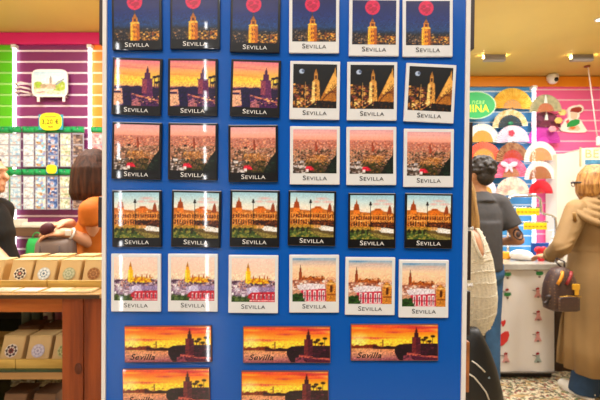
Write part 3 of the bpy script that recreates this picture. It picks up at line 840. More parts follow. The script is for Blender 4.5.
b.fused('t_shirt', mat('charcoal fabric', '#423f3f', .85, noise=.12, nscale=10, bump=.4, bscale=20), mm.e, .008, 16)
m_jean = mat('blue denim', '#38608a', .85, noise=.25, nscale=14, bump=.3, bscale=60)
mm.trousers(m_jean, .085, 1.08); mm.shoes(mat('dark shoe', '#2a2522', .6), .085)
b = MB(); b.ell(mm.hp(0, -.02, .045), (.088 * k, .1 * k, .092 * k), mm.HR)
for i in range(110):
    a = RNG.uniform(0, 2 * PI); t = RNG.uniform(-.35, 1.4)
    if math.sin(a) > .45 and t < .5: continue
    c = mm.hp(.085 * math.cos(a) * math.cos(t), -.02 + .097 * math.sin(a) * math.cos(t), .045 + .09 * math.sin(t)); b.ell(c, (.017 * k, .017 * k, .015 * k), None, 8)
b.ell(mm.hp(0, -.045, -.01), (.078 * k, .062 * k, .07 * k), mm.HR)
b.fused('hair', mat('dark curly hair', '#231913', .6, bump=.6, bscale=50), mm.e, .006, 1)
S = P(.16, 0, 1.375); d = (er - S).normalized(); 
b = MB(); rings = []
u = d.cross(V((0, 1, 0))).normalized(); w_ = d.cross(u)
tc = S.lerp(er, .83)
b.tube([tc - V((0, .0, 0)) + (u * .03 * math.cos(t) + d * .04 * math.sin(t)) + V((0, -.044 + .012 * math.cos(t) ** 2, 0)) for t in np.linspace(0, 2 * PI, 20)], .007, 6)
b.ell(tc + V((0, -.042, 0)), (.018, .008, .024))
b.build('tattoo', mat('tattoo ink', '#4a3a38', .6), mm.e)

# ---- woman in the cream knit top
Yc = 2.2
xc = px2x(453, Yc)
wc = Fig('person', 'blonde person in loose cream knit top close behind the blue board', xc, Yc, PI / 2 + .1, 1.62, m_skin)
k = wc.k
e1 = at(476, 266, 2.2); w1 = at(466, 292, 2.2); e2 = at(430, 266, 2.2); w2 = at(440, 292, 2.2)
wc.body({1: (e1, w1, V((-.8, .1, -.2)), V((0, 1, 0)), 1, .5), -1: (e2, w2, V((.8, .1, -.2)), V((0, 1, 0)), -1, .5)}, sw=.085)
knit = [(224, 17, .05), (228, 25, .10), (236, 29, .13), (246, 33, .15), (258, 37, .165), (275, 39.5, .175), (295, 41, .18), (310, 40, .175), (322, 36, .16), (331, 28, .13), (337, 18, .09)]
rings = []
n = 192
for py, hw, ry in knit:
    z = zs(py, Yc); rx = hw * Yc / F; ring = []
    for i in range(n):
        a = 2 * PI * i / n
        rib = 1 + (.022 if py > 290 else .012) * math.sin(a * 48) * (1 if py > 226 else 0)
        ring.append(V((xc + rx * math.cos(a) * rib, Yc + ry * math.sin(a) * rib, z + .004 * math.sin(a * 9))))
    rings.append(ring)
m_knit = mat('cream knit', '#faf0da', .9, noise=.12, nscale=60, bump=1.0, bscale=110, stretch=(1, 1, 2.4))
b = MB(); b.loft(rings); b.build('knit_top', m_knit, wc.e)
# knit rows
b = MB()
for j in range(16):
    t = .35 + j * .6; i0 = min(int(t), len(knit) - 2); fr = t - i0
    py = knit[i0][0] * (1 - fr) + knit[i0 + 1][0] * fr; hw = knit[i0][1] * (1 - fr) + knit[i0 + 1][1] * fr; ry = knit[i0][2] * (1 - fr) + knit[i0 + 1][2] * fr
    b.tube([V((xc + hw * Yc / F * 1.01 * math.cos(a), Yc + ry * 1.01 * math.sin(a), zs(py, Yc) + .005 * math.sin(a * 5 + j))) for a in np.linspace(0, 2 * PI, 49)[:-1]], .0026, 6, closed=True)
b.build('knit_ribs', m_knit, wc.e)
# bare shoulder showing in the deep armhole, with its knitted edge
def surf(px, py, out=0):
    t = np.interp(py, [q[0] for q in knit], range(len(knit))); i0 = min(int(t), len(knit) - 2); fr = t - i0
    rx = (knit[i0][1] * (1 - fr) + knit[i0 + 1][1] * fr) * Yc / F; ry = knit[i0][2] * (1 - fr) + knit[i0 + 1][2] * fr
    Y = Yc
    for _ in range(4):
        x = px2x(px, Y); q = max(-.98, min(.98, (x - xc) / rx)); Y = Yc - ry * math.sqrt(1 - q * q)
    return V((px2x(px, Y - out), Y - out, zs(py, Y - out)))
hole = [(473, 226.5), (476.5, 229), (480, 236), (483, 245), (484.6, 254), (483.5, 258), (481, 257), (477.5, 250), (474.5, 242), (472, 234), (471, 229)]
ctr = V((0, 0, 0))
pts = [surf(x, y, .004) for x, y in hole]
for q in pts: ctr += q / len(pts)
b = MB(); ring1 = [q.lerp(ctr, .4) + V((0, -.012, 0)) for q in pts]; ring0 = [q + V((0, .015, 0)) for q in pts]; ring2 = [q.lerp(ctr, .75) + V((0, -.016, 0)) for q in pts]
b.loft([ring0, pts, ring1, ring2]); b.build('shoulder_skin', m_skin, wc.e)
b = MB(); b.tube([q + V((0, -.004, 0)) for q in pts], .006, 8, closed=True); b.build('armhole_edge', m_knit, wc.e)
wc.trousers(mat('black cotton', '#151416', .85)); wc.shoes(mat('black leather', ''))
m_blond = mat('blonde hair', '#c79a58', .42, noise=.5, nscale=9, stretch=(10, 10, .8), bump=.4, bscale=30, c2='#8a6030')
b = MB(); hp = wc.hp; b.ell(hp(0, -.012, .035), (.092 * k, .105 * k, .105 * k), wc.HR)
curtain(b, hp, [(.09, .065, .07, -.01), (-.0, .09, .1, -.01), (-.08, .098, .105, -.01), (-.15, .115, .1, -.01), (-.2, .125, .1, -.01)], 44, .8)
b.fused('hair', m_blond, wc.e, .007, 2)

# black shoulder bag hanging by her hip
hb = at(478, 372, 1.94)
e = empty('shoulder_bag', (hb.x, hb.y, .5), 'black bag with white piping hanging below the cream knit top', 'bag')
m_blk = mat('black nylon', '#17171a', .5, bump=.3, bscale=20)
bspec = [(430, 471, 499, .05), (405, 462, 503, .07), (385, 460, 499, .075), (365, 460, 494, .07), (348, 460, 488, .06), (335, 461, 482, .045), (328, 464, 478, .03)]
rings = []
for py, xa, xb, hy in bspec:
    cx = (xa + xb) / 2; hx = (xb - xa) / 2; ring = []
    for i in range(28):
        a = 2 * PI * i / 28; ca, sa = math.cos(a), math.sin(a)
        q = at(cx + math.copysign(abs(ca) ** .7, ca) * hx, py, hb.y); ring.append(V((q.x, hb.y + math.copysign(abs(sa) ** .7, sa) * hy, q.z)))
    rings.append(ring)
b = MB(); b.loft(rings); b.build('bag_body', m_blk, e)
yy = hb.y - .078
m_pip = mat('white piping', '#dcdad4', .5)
b = MB(); b.tube([at(x, y, hb.y - q) for x, y, q in ((472, 361, .072), (476, 363.5, .078), (481, 368, .078), (485, 372, .074))], .0032, 6); b.build('piping', m_pip, e)
b = MB(); b.tube([at(x, y, hb.y - q) for x, y, q in ((469, 374, .076), (474, 377, .08), (480, 384, .082), (486, 392, .08), (490, 402, .074))], .0032, 6); b.build('piping', m_pip, e)
b = MB(); b.tube([at(x, y, hb.y - q) for x, y, q in ((488, 377, .068), (492, 380, .06), (496, 384, .05))], .006, 6); b.build('zip_pull', mat('grey blue', '#8fa4b4', .4), e)
b = MB(); b.tube([at(465, 333, hb.y), at(461, 300, 1.96), at(455, 262, 1.98), at(445, 226, 2.1)], .009, 6); b.build('strap', m_blk, e)

# ---- woman in the trench coat
Yw = 3.26
xw = px2x(594, Yw)
wt = Fig('person', 'blonde woman in beige trench coat seen from behind at the counter', xw, Yw, PI / 2 + .3, 1.71, m_skin)
k = wt.k
e1 = at(562, 246, 3.15); w1 = at(549, 257, 3.32); e2 = at(628, 246, 3.3); w2 = at(632, 275, 3.45)
wt.body({-1: (e1, w1, V((-.35, .9, .05)), V((.2, 0, -1)), -1, .6), 1: (e2, w2, V((0, .3, -1)), V((-1, 0, 0)), 1, .5)}, headyaw=.35)
m_coat = mat('beige trench cotton', '#967548', .75, noise=.08, nscale=5, bump=.35, bscale=9)
cs = [(204, -10, 12, .07), (208, -20, 22, .11), (215, -26, 28, .14), (226, -25, 27, .15), (238, -23, 25, .145), (247, -22.5, 24, .145), (262, -23.5, 26, .165), (280, -24, 28, .185), (300, -24.5, 30, .2), (320, -25, 33, .21), (345, -25, 36, .22), (370, -24, 38, .225)]
rings = []; n = 96
for py, xa, xb, ry in cs:
    z = zs(py, Yw); ring = []; amt = max(0, (py - 247)) / 123
    for i in range(n):
        a = 2 * PI * i / n
        fold = 1 + amt * (.05 * math.sin(a * 7 + .6) + .035 * math.sin(a * 13 + 1.1)) + .012 * math.sin(a * 11 + py * .07)
        cx = xw + (xa + xb) / 2 * Yw / F; rx = (xb - xa) / 2 * Yw / F
        ring.append(V((cx + rx * math.cos(a) * fold, Yw + ry * math.sin(a) * fold, z)))
    rings.append(ring)
b = MB(); b.loft(rings); coat = b.build('trench_coat', m_coat, wt.e)
# left front panel of the coat hanging lower-left
pr = []
for py, xa, xb in ((250, 578, 590), (290, 568, 590), (320, 560, 590), (345, 557, 590), (362, 556, 592)):
    pr.append([at(xa + (xb - xa) * t / 10, py + (2.5 * math.sin(t * .5) if py > 350 else 0), 3.36 + .02 * math.sin(t * 1.3)) for t in range(11)] + [at(xa + (xb - xa) * t / 10, py + (2.5 * math.sin(t * .5) if py > 350 else 0), 3.385 + .02 * math.sin(t * 1.3)) for t in range(10, -1, -1)])
b = MB(); b.loft(pr); b.build('coat_front_panel', m_coat, wt.e)
for q, E_, W_ in ((-1, e1, w1), (1, e2, w2)):
    b = MB(); S = wt.P(q * .165, 0, 1.385); b.capsule(S, E_, .084 * k, .068 * k); b.cone(E_, W_ + (E_ - W_) * .05, .068 * k, .052 * k); b.capsule(E_, E_, .069 * k)
    for t in (.35, .6, .85, 1.0):
        c = S.lerp(E_, t); b.ell(c + V((0, -.01, 0)), (.075 * k, .07 * k, .018), Matrix.Rotation(.5 * q, 3, 'Y'))
    b.fused('sleeve', m_coat, wt.e, .008, 4)
    b = MB(); dd = (W_ - E_).normalized(); b.cone(E_.lerp(W_, .72), E_.lerp(W_, .84), .06 * k, .058 * k); b.build('cuff_strap', m_coat, wt.e)
b = MB()   # hood lying on the back
for j in range(5):
    b.tube([V((xw + (.055 + .035 * j) * math.cos(a), Yw - .03 - .02 * j + (.06 + .012 * j) * math.sin(a), 1.50 * k / 1.006 - .028 * j - .03 * (1 if math.sin(a) < 0 else 0) * abs(math.sin(a)) * j * .8)) for a in np.linspace(0, 2 * PI, 33)[:-1]], .024, 8, closed=True)
b.ell((xw, Yw - .10, 1.37), (.13, .05, .07)); b.fused('hood', m_coat, wt.e, .008, 5)
b = MB(); b.tube([V((xw + .062 * math.cos(a), Yw - .012 + .064 * math.sin(a), 1.515)) for a in np.linspace(0, 2 * PI, 25)[:-1]], .018, 8, closed=True); b.build('shirt_collar', mat('white cotton', '#efe9df', .8), wt.e)
b = MB(); z = zs(247, Yw)
b.loft([[V((xw + .006 + .182 * math.cos(2 * PI * i / 40), Yw + .153 * math.sin(2 * PI * i / 40), z + dz)) for i in range(40)] for dz in (-.02, .02)], cap=False); b.build('belt', m_coat, wt.e)
b = MB(); q = at(574, 213, 3.1); b.tube([q, q + V((.02, .02, -.06))], .012, 8); b.build('shoulder_tab', mat('tan tab', '#8c6428', .6), wt.e)
wt.trousers(mat('navy denim', '#1f3a58', .85, noise=.2, nscale=14), .072, 1.15, .035); wt.shoes(mat('white leather', '#e9e4da', .5), .085)
b = MB()
for q in (-1, 1): b.cone(wt.P(q * .075, .0, .3), wt.P(q * .08, .02, .03), .075 * k, .1 * k, 28)
b.fused('trouser_hem', mat('navy denim', ''), wt.e, .008, 3)
m_bl2 = mat('golden blonde hair', '#c08a42', .4, noise=.6, nscale=8, stretch=(10, 10, .7), bump=.5, bscale=30, c2='#7a4a1c')
b = MB(); hp = wt.hp; b.ell(hp(0, -.012, .035), (.098 * k, .112 * k, .11 * k), wt.HR)
for i in range(46):
    a = PI / 2 + .75 + (2 * PI - 1.5) * i / 45; j = .006 * math.sin(i * 2.7); L = .012 * math.sin(i * 1.9)
    b.tube([hp(x * math.cos(a), fo + y * math.sin(a), z) for x, y, z, fo in ((.045, .05, .135, -.01), (.09 + j, .1 + j, .07, -.01), (.106 + j, .118 + j, -.01, -.01), (.1 + j, .11 + j, -.07, -.008), (.078 + j, .085 + j, -.125 + L, -.005))], [.01, .016, .019, .018, .009], 8)
b.ell(hp(0, -.03, -.05), (.07 * k, .07 * k, .07 * k), wt.HR); b.fused('hair', m_bl2, wt.e, .006, 1)
b = MB()
for q in (-1, 1): b.tube([hp(q * .112, -.02, .0), hp(q * .115, .05, .008), hp(q * .08, .115, .006)], .006, 6); b.tube([hp(q * .038 + .028 * math.cos(a), .118, .0 + .022 * math.sin(a)) for a in np.linspace(0, 2 * PI, 17)[:-1]], .003, 6, closed=True)
b.build('glasses', mat('dark frame', '#1c1a1c', .3), wt.e)

# her brown monogram bag
gc = at(560, 288, 3.05)
e = empty('backpack', (gc.x, gc.y, gc.z - .16), 'brown patterned backpack hanging from the arm of the trench coat woman', 'bag')
m_mono = bpy.data.materials.new('brown patterned leather'); m_mono.use_nodes = True
nt = m_mono.node_tree; pb = nt.nodes['Principled BSDF']; tcn = nt.nodes.new('ShaderNodeTexCoord'); vo = nt.nodes.new('ShaderNodeTexVoronoi'); vo.inputs['Scale'].default_value = 48; vo.inputs['Randomness'].default_value = .2
rp = nt.nodes.new('ShaderNodeValToRGB'); rp.color_ramp.elements[0].color = (*lin('#6e5038'), 1); rp.color_ramp.elements[0].position = .2; rp.color_ramp.elements[1].color = (*lin('#46302a'), 1); rp.color_ramp.elements[1].position = .34
nt.links.new(tcn.outputs['Object'], vo.inputs['Vector']); nt.links.new(vo.outputs['Distance'], rp.inputs['Fac']); nt.links.new(rp.outputs['Color'], pb.inputs['Base Color']); pb.inputs['Roughness'].default_value = .5
b = MB(); b.loft(rbox_rings(gc, [(-.155, .07, .05), (-.14, .105, .07), (-.07, .118, .08), (.02, .108, .08), (.09, .085, .07), (.135, .055, .05), (.15, .02, .02)], 32, .75)); b.build('bag_body', m_mono, e)
b = MB(); b.loft(rbox_rings(gc + V((.012, -.075, -.085)), [(-.06, .06, .012), (-.05, .075, .022), (.03, .075, .022), (.045, .06, .012)], 28, .5)); fp = b.build('front_pocket', m_mono, e)
b = MB(); b.tube([gc + V((x, -.1, z)) for x, z in ((-.06, -.04), (.0, -.034), (.085, -.04))], .0035, 6); b.build('pocket_zip', mat('brass', '#c89a3c', .3, metal=.8), fp)
b = MB(); b.box(gc + V((.055, -.09, .025)), (.05, .015, .04), None, .004); b.box(gc + V((.06, -.09, -.012)), (.028, .012, .04), None, .004); b.build('buckle', mat('yellow leather', '#d8a028', .45), e)
for dx in (-.06, .0):
    b = MB(); b.tube([gc + V((dx - .005, -.08, .04)), gc + V((dx + .01, -.085, .07)), gc + V((dx + .03, -.075, .1)), gc + V((dx + .04, -.06, .125))], .011, 8); b.build('strap', mat('mustard strap' if dx < -.01 else 'dark red strap', '#d88c1c' if dx < -.01 else '#8c2424', .5), e)
b = MB(); b.tube([gc + V((.01, 0, .145)), gc + V((-.02, .02, .185)), at(556, 258, 3.16), gc + V((.03, 0, .185)), gc + V((.03, 0, .13))], .006, 8); b.build('handle', mat('dark leather', '#2c1c18', .5), e)
b = MB(); q = gc + V((-.095, -.04, -.055)); b.ell(q, (.03, .02, .02)); b.tube([q, q + V((-.03, -.005, -.035))], .009, 6); b.ell(q + V((-.035, -.005, -.04)), (.018, .012, .012)); b.fused('side_tassel', mat('dark leather', ''), e, .004, 1)

# ================================================================== LEFT: WOODEN TABLE
m_post = mat('orange brown timber', '#9c4a1e', .45, noise=.5, nscale=5, stretch=(7, 7, .6), c2='#6e2c10', bump=.25, bscale=20)
m_apron = mat('orange board', '#c8702a', .5, noise=.35, nscale=5, stretch=(.8, 7, 7), c2='#a85418')
m_tray = mat('pale pine', '#d2ae5c', .55, noise=.3, nscale=5, stretch=(1, 8, 8), c2='#b08a3c')
m_dark = mat('dark walnut', '#2c1b12', .6)
m_glass = mat('greenish glass', '#bcd8c8', .05, trans=.0, alpha=.35, spec=.6)
TX0, TX1 = -1.75, -.617
e = empty('display_table', (-1.1, 1.62, 0), 'rustic orange-brown wooden display table with thick post and open shelves', 'table')
xp = -.742
b = MB(); b.box2((xp, 1.35, 0), (xp + .066, 1.475, 1.165), .003); b.box2((xp + .0675, 1.352, 0), (TX1, 1.475, 1.165), .003); b.build('post', m_post, e)
b = MB(); b.ell((xp + .052, 1.349, EYE - 168 / 320), (.012, .004, .018)); b.build('knot', mat('knot wood', '#5c260e', .6), e)
b = MB(); b.box2((TX0, 1.36, 0), (TX0 + .12, 1.48, 1.165), .003); b.build('post', m_post, e)
for x in (TX0, xp):
    b = MB(); b.box2((x, 1.9, 0), (x + .12, 2.02, 1.165), .003); b.build('post', m_post, e)
b = MB(); b.box2((TX0 + .12, 1.365, 1.117), (xp, 1.385, 1.165)); b.build('apron', m_apron, e)
b = MB(); b.box2((TX0 - .02, 1.335, 1.165), (TX1 + .0, 2.02, 1.18), .002); b.build('table_top', mat('table board', '#b98c4a', .5, noise=.3, nscale=4, stretch=(1, 8, 8)), e)
b = MB(); b.box2((TX0, 1.333, 1.166), (TX1, 1.3345, 1.177)); b.build('edge_band', mat('edge dark', '#4a3524', .4), e)
b = MB(); b.box2((TX0 + .12, 1.95, .0), (xp, 1.97, 1.165)); b.build('back_board', m_dark, e)
for zt, nm in ((.936, 'shelf'), (.755, 'shelf'), (.4, 'shelf')):
    b = MB(); b.box2((TX0 + .1, 1.362, zt - .008), (xp - .001, 1.95, zt), .001); b.build(nm, mat('shelf glass edge', '#33442f', .2, noise=.1), e)
    b = MB(); b.box2((TX0 + .12, 1.366, zt - .032), (xp - .002, 1.94, zt - .0085), .001); b.build('shelf_board', mat('tan plank', '#b08450', .6, noise=.2, nscale=5, stretch=(1, 8, 8)), e)
b = MB(); b.box2((TX0 + .12, 1.93, .80), (xp, 1.95, .925)); b.build('rear_plank', mat('tan plank', '#b08450', .6, noise=.2, nscale=5, stretch=(1, 8, 8)), e)
# pine trays (their front boards hold the boxes in)
def tray(x0, x1, y0, y1, z, h, label, ends):
    e = empty('tray', ((x0 + x1) / 2, y0, z), label, 'tray', 'pine trays')
    b = MB(); b.box2((x0, y0, z), (x1, y0 + .008, z + h), .001); b.build('front_board', m_tray, e)
    b = MB(); b.box2((x0, y0 + .008, z), (x1, y1, z + .006)); b.build('bottom', m_tray, e)
    for x in ([x0] if ends == 0 else [x1 - .006]):
        b = MB(); b.box2((x, y0 + .008, z), (x + .006, y1, z + h * .8)); b.build('side', m_tray, e)
    b = MB(); b.box2((x0, y1, z), (x1, y1 + .006, z + h)); b.build('back', m_tray, e)
xs_ = px2x(47, 1.42)
tray(-1.5, xs_ - .001, 1.42, 1.72, 1.18, .026, 'pine tray on the table top, left of the two', 0)
tray(xs_ + .001, -.625, 1.42, 1.72, 1.18, .026, 'pine tray on the table top, beside the blue board', 1)
xs2 = px2x(16, 1.375)
tray(-1.5, xs2 - .001, 1.372, 1.66, .936, .029, 'pine tray on the glass shelf, partly cut by the left edge', 0)
tray(xs2 + .001, xp - .004, 1.372, 1.66, .936, .029, 'pine tray on the glass shelf, next to the timber post', 1)

# boxes with round medallions
m_kraft = mat('kraft box card', '#d9b57c', .6, noise=.06, nscale=10); m_kraft2 = mat('brown box card', '#7c5636', .6, noise=.1, nscale=10)


def medallion_mesh(style):
    b = MB(); R0 = .021
    def disc(r, z, n=24, star=0, ph=0):
        b.faces([(0, -z, 0)] + [(r * (1 + star * math.cos(8 * a + ph)) * math.cos(a), -z, r * (1 + star * math.cos(8 * a + ph)) * math.sin(a)) for a in np.linspace(0, 2 * PI, 49)[:-1]], [(0, 1 + (i + 1) % 48, 1 + i) for i in range(48)])
    b.lathe([(R0, -.0), (R0, .0012), (.001, .0012)], (0, 0, 0), 24)
    cols = {'rosette': ['#e8dcc8', '#3c2420', '#e8dcc8', '#3c2420', '#d89080'], 'blue': ['#ccd0d0', '#e8ecec', '#8ca0b4', '#f0f0ec', '#5c7890'], 'sage': ['#a8a884', '#c4c4a4', '#98a084', '#c8c8ac', '#a0a888'],
            'brown': ['#a8743c', '#8a5428', '#b88048', '#8c5a2c', '#a87040'], 'red': ['#e4d8cc', '#4c3430', '#dccfc4', '#7c2428', '#3c2824'], 'lilac': ['#c4b8c8', '#d8d0dc', '#b0a4bc', '#ddd4de', '#a89cb4'], 'olive': ['#c8c088', '#8c9054', '#d0c890', '#98a060', '#b8b078']}[style]
    b.bm.free(); b = MB()
    b.mi = 0; disc(R0, .0008)
    b.mi = 1; disc(R0 * .82, .0011, star=.14)
    b.mi = 2; disc(R0 * .6, .0014, star=.1, ph=PI)
    b.mi = 3; disc(R0 * .42, .0017, star=.16)
    b.mi = 4; disc(R0 * .2, .002)
    me = b.mesh('medallion', [mat('medal ' + c, c, .4) for c in cols])
    return me


def make_box(name, w, h, d, m, style=None):
    b = MB()
    # profile leaning back; lid on top
    lean = .03
    b.faces([(-w / 2, 0, 0), (w / 2, 0, 0), (w / 2, d, 0), (-w / 2, d, 0), (-w / 2, lean, h), (w / 2, lean, h), (w / 2, d, h), (-w / 2, d, h)], [(3, 2, 1, 0), (4, 5, 6, 7), (0, 1, 5, 4), (1, 2, 6, 5), (2, 3, 7, 6), (3, 0, 4, 7)])
    bmesh.ops.bevel(b.bm, geom=b.bm.edges[:], offset=.002, segments=2, affect='EDGES')
    return b.mesh(name, m), lean


BOXM, lean = make_box('gift_box', .072, .078, .085, m_kraft); BOXD, _ = make_box('gift_box', .074, .072, .1, m_kraft2)
b_flap, _ = make_box('lid', .0735, .001, .05, m_kraft)
def put_box(x, y, z, me, style, label, group, lid=None):
    o = link('gift_box', me); o.location = (x, y, z); tag(o, label, 'gift box', group)
    o.rotation_euler.z = RNG.uniform(-.04, .04)
    if style:
        if style not in MED: MED[style] = medallion_mesh(style)
        c = link('medallion', MED[style], o, False); c.location = (0, lean * .42 - .0012, .036); c.rotation_euler.x = -math.atan2(lean, .078)
    if lid:
        c = link('lid', lid, o, False); c.location = (0, lean, .0785 if me is BOXM else .0725)
    return o
MED = {}
LID = MB(); LID.box((0, .033, 0), (.0735, .067, .003), None, .0008); LIDM = LID.mesh('lid', mat('lid card', '#e3c488', .6))
LID = MB(); LID.box((0, .04, 0), (.0755, .083, .003), None, .0008); LIDD = LID.mesh('lid', mat('lid brown', '#5e4029', .6))
z0 = 1.187
for x, st, lab in ((-1.035, 'sage', 'kraft box cut by the left edge on the table top'), (px2x(18.5, 1.445), 'rosette', 'kraft box with dark rosette medallion on the table top'), (px2x(42.5, 1.445), 'blue', 'kraft box with white and blue medallion on the table top'), (px2x(67.5, 1.445), 'sage', 'kraft box with grey-green medallion on the table top'), (px2x(92.5, 1.445), 'brown', 'kraft box with brown medallion beside the blue board')):
    put_box(x, 1.442, z0, BOXM, st, lab, 'kraft boxes on the table top', LIDM)
for x, nm in ((-.99, 'behind the dark rosette box'), (-.89, 'behind the blue medallion box'), (-.79, 'behind the grey-green medallion box'), (-.69, 'behind the brown medallion box')):
    put_box(x, 1.56, z0, BOXM, None, 'plain kraft box in the second row ' + nm, 'kraft boxes on the table top', LIDM)
z1 = .943
for x, st, lab in ((px2x(9, 1.4), 'red', 'kraft box with red and dark rosette on the glass shelf'), (px2x(36, 1.4), 'lilac', 'kraft box with pale lilac medallion on the glass shelf'), (px2x(62, 1.4), 'olive', 'kraft box with olive medallion beside the timber post')):
    put_box(x, 1.4, z1, BOXM, st, lab, 'kraft boxes on the glass shelf', LIDD if False else LIDM)
for x, nm in ((-.975, 'behind the red rosette box'), (-.885, 'behind the lilac medallion box'), (-.795, 'behind the olive medallion box')):
    put_box(x, 1.53, z1, BOXD, None, 'brown box on the glass shelf ' + nm, 'brown boxes on the glass shelf', LIDD)
z2 = .755
for x, lab in ((px2x(8, 1.40), 'brown box low on the bottom shelf at the left edge'), (px2x(38, 1.40), 'brown box low on the bottom shelf beside the leftmost one')):
    put_box(x, 1.41, z2, BOXD, None, lab, 'brown boxes on the bottom shelf', LIDD)
# small jars on the glass shelf, at the back
for px, m, lab in ((27, '#7c8a74', 'small grey-green jar at the back of the glass shelf'), (37, '#59664f', 'small dark green jar at the back of the glass shelf'), (48.5, '#d8d0cc', 'small white jar with dark print at the back of the glass shelf'), (60, '#a05a6c', 'small pink jar behind the timber post')):
    x = px2x(px, 1.86); e = empty('jar', (x, 1.86, .936), lab, 'jar', 'jars at the back of the shelf')
    b = MB(); b.lathe([(.018, 0), (.02, .004), (.02, .055), (.015, .065), (.015, .07)], (x, 1.86, .936)); b.build('jar_body', mat('jar ' + m, m, .3), e)
    b = MB(); b.lathe([(.016, .07), (.016, .082), (.001, .083)], (x, 1.86, .936)); b.build('cap', mat('jar cap', '#e4e0da', .4), e)
    if px == 48.5:
        b = MB(); b.box((x, 1.839, .936 + .032), (.018, .002, .022)); b.build('print', mat('jar print', '#6c3c4c', .5), e)


def print_mesh(name, w, h, cols, bg, n, seed_r=(.03, .09)):
    p = Paint(24, max(8, int(24 * h / w))); p.grad([(0, bg), (1, bg)]); p.speck(0, 0, 1, 1, cols, n, seed_r); return p.mesh(name, w, h, m_print)


m_print = attr_mat('printed card', .5)
# flat tiles lying on the table lip
for px, bg, cols, lab in ((5, '#c8bca0', ['#9c8c78', '#e0d8c4', '#b89878'], 'flat grey patterned tile on the table edge at far left'), (31, '#e8d4d0', ['#d8a8a8', '#f4e8e4', '#c8b0b4'], 'flat pale pink tile on the table edge'), (58, '#d8d4b4', ['#b0bc9c', '#e8e0c0', '#c8b888'], 'flat pale green tile on the table edge'), (83, '#e0c090', ['#c89860', '#ecd4a8', '#b8864c'], 'flat tan tile on the table edge beside the blue board')):
    x = px2x(px, 1.375); e = empty('tile', (x, 1.375, 1.18), lab, 'tile', 'flat tiles along the table edge')
    b = MB(); b.box((x, 1.376, 1.183), (.076, .06, .006), None, .001); b.build('tile_body', mat('tile clay', '#d8bc8c', .5), e)
    o = link('print', print_mesh('print', .07, .054, cols, bg, 26, (.08, .2)), e, False); o.location = (0, .001, .0066); o.rotation_euler.x = -PI / 2
# patterned cards standing at the back of the bottom shelf
for px, lab in ((30, 'patterned card leaning on the bottom shelf, left one'), (55, 'patterned card leaning on the bottom shelf beside the post')):
    x = px2x(px, 1.7); o = link('greeting_card', print_mesh('greeting_card', .09, .07, ['#f0e4c0', '#8a7850', '#c8b888', '#584c34', '#e8dcb8'], '#d8cca0', 140)); o.location = (x, 1.66, .793); o.rotation_euler.x = -.25
    b = MB(); b.box((0, .0015, 0), (.09, .002, .07)); c = b.build('backing', m_kraft, o, False); tag(o, lab, 'card', 'patterned cards')

# ================================================================== LEFT WALL GOODS
# ledge along the slat wall
yl = 3.45
e = empty('wall_ledge', (px2x(28, yl), yl, zs(237, yl)), 'brown wooden ledge with pale top along the purple slat wall', 'shelf')
b = MB(); b.box2((px2x(-30, yl), yl, zs(236.5, yl)), (px2x(60, yl), Y1 - .03, zs(227.5, yl)), .004); b.build('ledge_board', mat('ledge brown', '#6c4c38', .5, noise=.2, nscale=6, stretch=(1, 6, 6)), e)
b = MB(); b.box2((px2x(-30, yl), yl - .005, zs(227.5, yl)), (px2x(60, yl), Y1 - .03, zs(225.5, yl)), .003); b.build('ledge_top', mat('ledge top', '#cfc4b4', .35), e)
b = MB(); q = at(16, 224, 3.5); b.box((q.x, q.y, zs(225.5, yl) + .025), (.13, .1, .05), None, .004); tag(b.build('white_carton', mat('carton', '#d8d2c4', .6)), 'low pale carton on the wooden ledge by the light tube', 'box')
b = MB(); q = at(40, 221, 3.55); b.box((q.x, q.y, zs(225.5, yl) + .01), (.2, .14, .02), None, .002); tag(b.build('paper_pad', mat('pad paper', '#e6dcc8', .7)), 'flat cream paper pad on the wooden ledge', 'paper')
b = MB(); b.box2((px2x(-30, 3.15), 3.15, zs(263, 3.3) - .015), (px2x(60, 3.15), Y1 - .03, zs(263, 3.3) + .001), .003); b.build('lower_shelf', mat('ledge brown', ''), e)
q = at(37, 247, 3.3)
b = MB(); b.loft(rbox_rings(V((q.x, q.y, zs(260, 3.3))), [(-.022, .06, .04), (.02, .075, .045), (.12, .07, .04), (.165, .06, .02)])); 
e = empty('shopping_bag', (q.x, q.y, zs(263, 3.3)), 'bright green shopping bag below the wooden ledge', 'bag'); b.build('bag_body', mat('green bag', '#1fa04a', .5), e)
b = MB(); b.tube([V((q.x + .035 * math.cos(t), q.y, zs(260, 3.3) + .16 + .05 * math.sin(t))) for t in np.linspace(0, PI, 10)], .004, 6); b.build('handle', mat('green bag', ''), e)

# hanging packs of small magnets
HW, HH = .094, .285
yh = ya - .085
PAL = {'white': ('#e8e8ea', ['#c8ccd8', '#ffffff', '#b8a8a8', '#d8c0b8', '#9cb0c0']), 'sky': ('#a8c8e0', ['#d0e0ec', '#88b0d0', '#e8b8a8', '#c8d8e4', '#f0e8e0']), 'mixed': ('#c8dce8', ['#70c0e0', '#e8d8c0', '#b8885c', '#ffffff', '#8890c8']), 'navy': ('#34508c', ['#5878b8', '#283c6c', '#d88858', '#e8e8f0', '#7898d0']), 'garden': ('#c8d0b8', ['#a8b088', '#e8e4d4', '#d0a890', '#90a070', '#f4f0e4']), 'dark': ('#6c5450', ['#8c6c60', '#4c3838', '#b89880', '#382c2c']), 'rose': ('#d8a8a4', ['#c85c64', '#f0dcd4', '#e8c0b8', '#b84c54'])}
PRN = {k_: [print_mesh('product_print', .08, .08, c_, bg_, 40, (.05, .14)) for _ in range(2)] for k_, (bg_, c_) in PAL.items()}
b = MB(); b.box((0, .004, -HH / 2), (HW, .006, HH), None, .001); BACKM = b.mesh('backing', mat('pack grey', '#a4a0ac', .4))
b = MB()
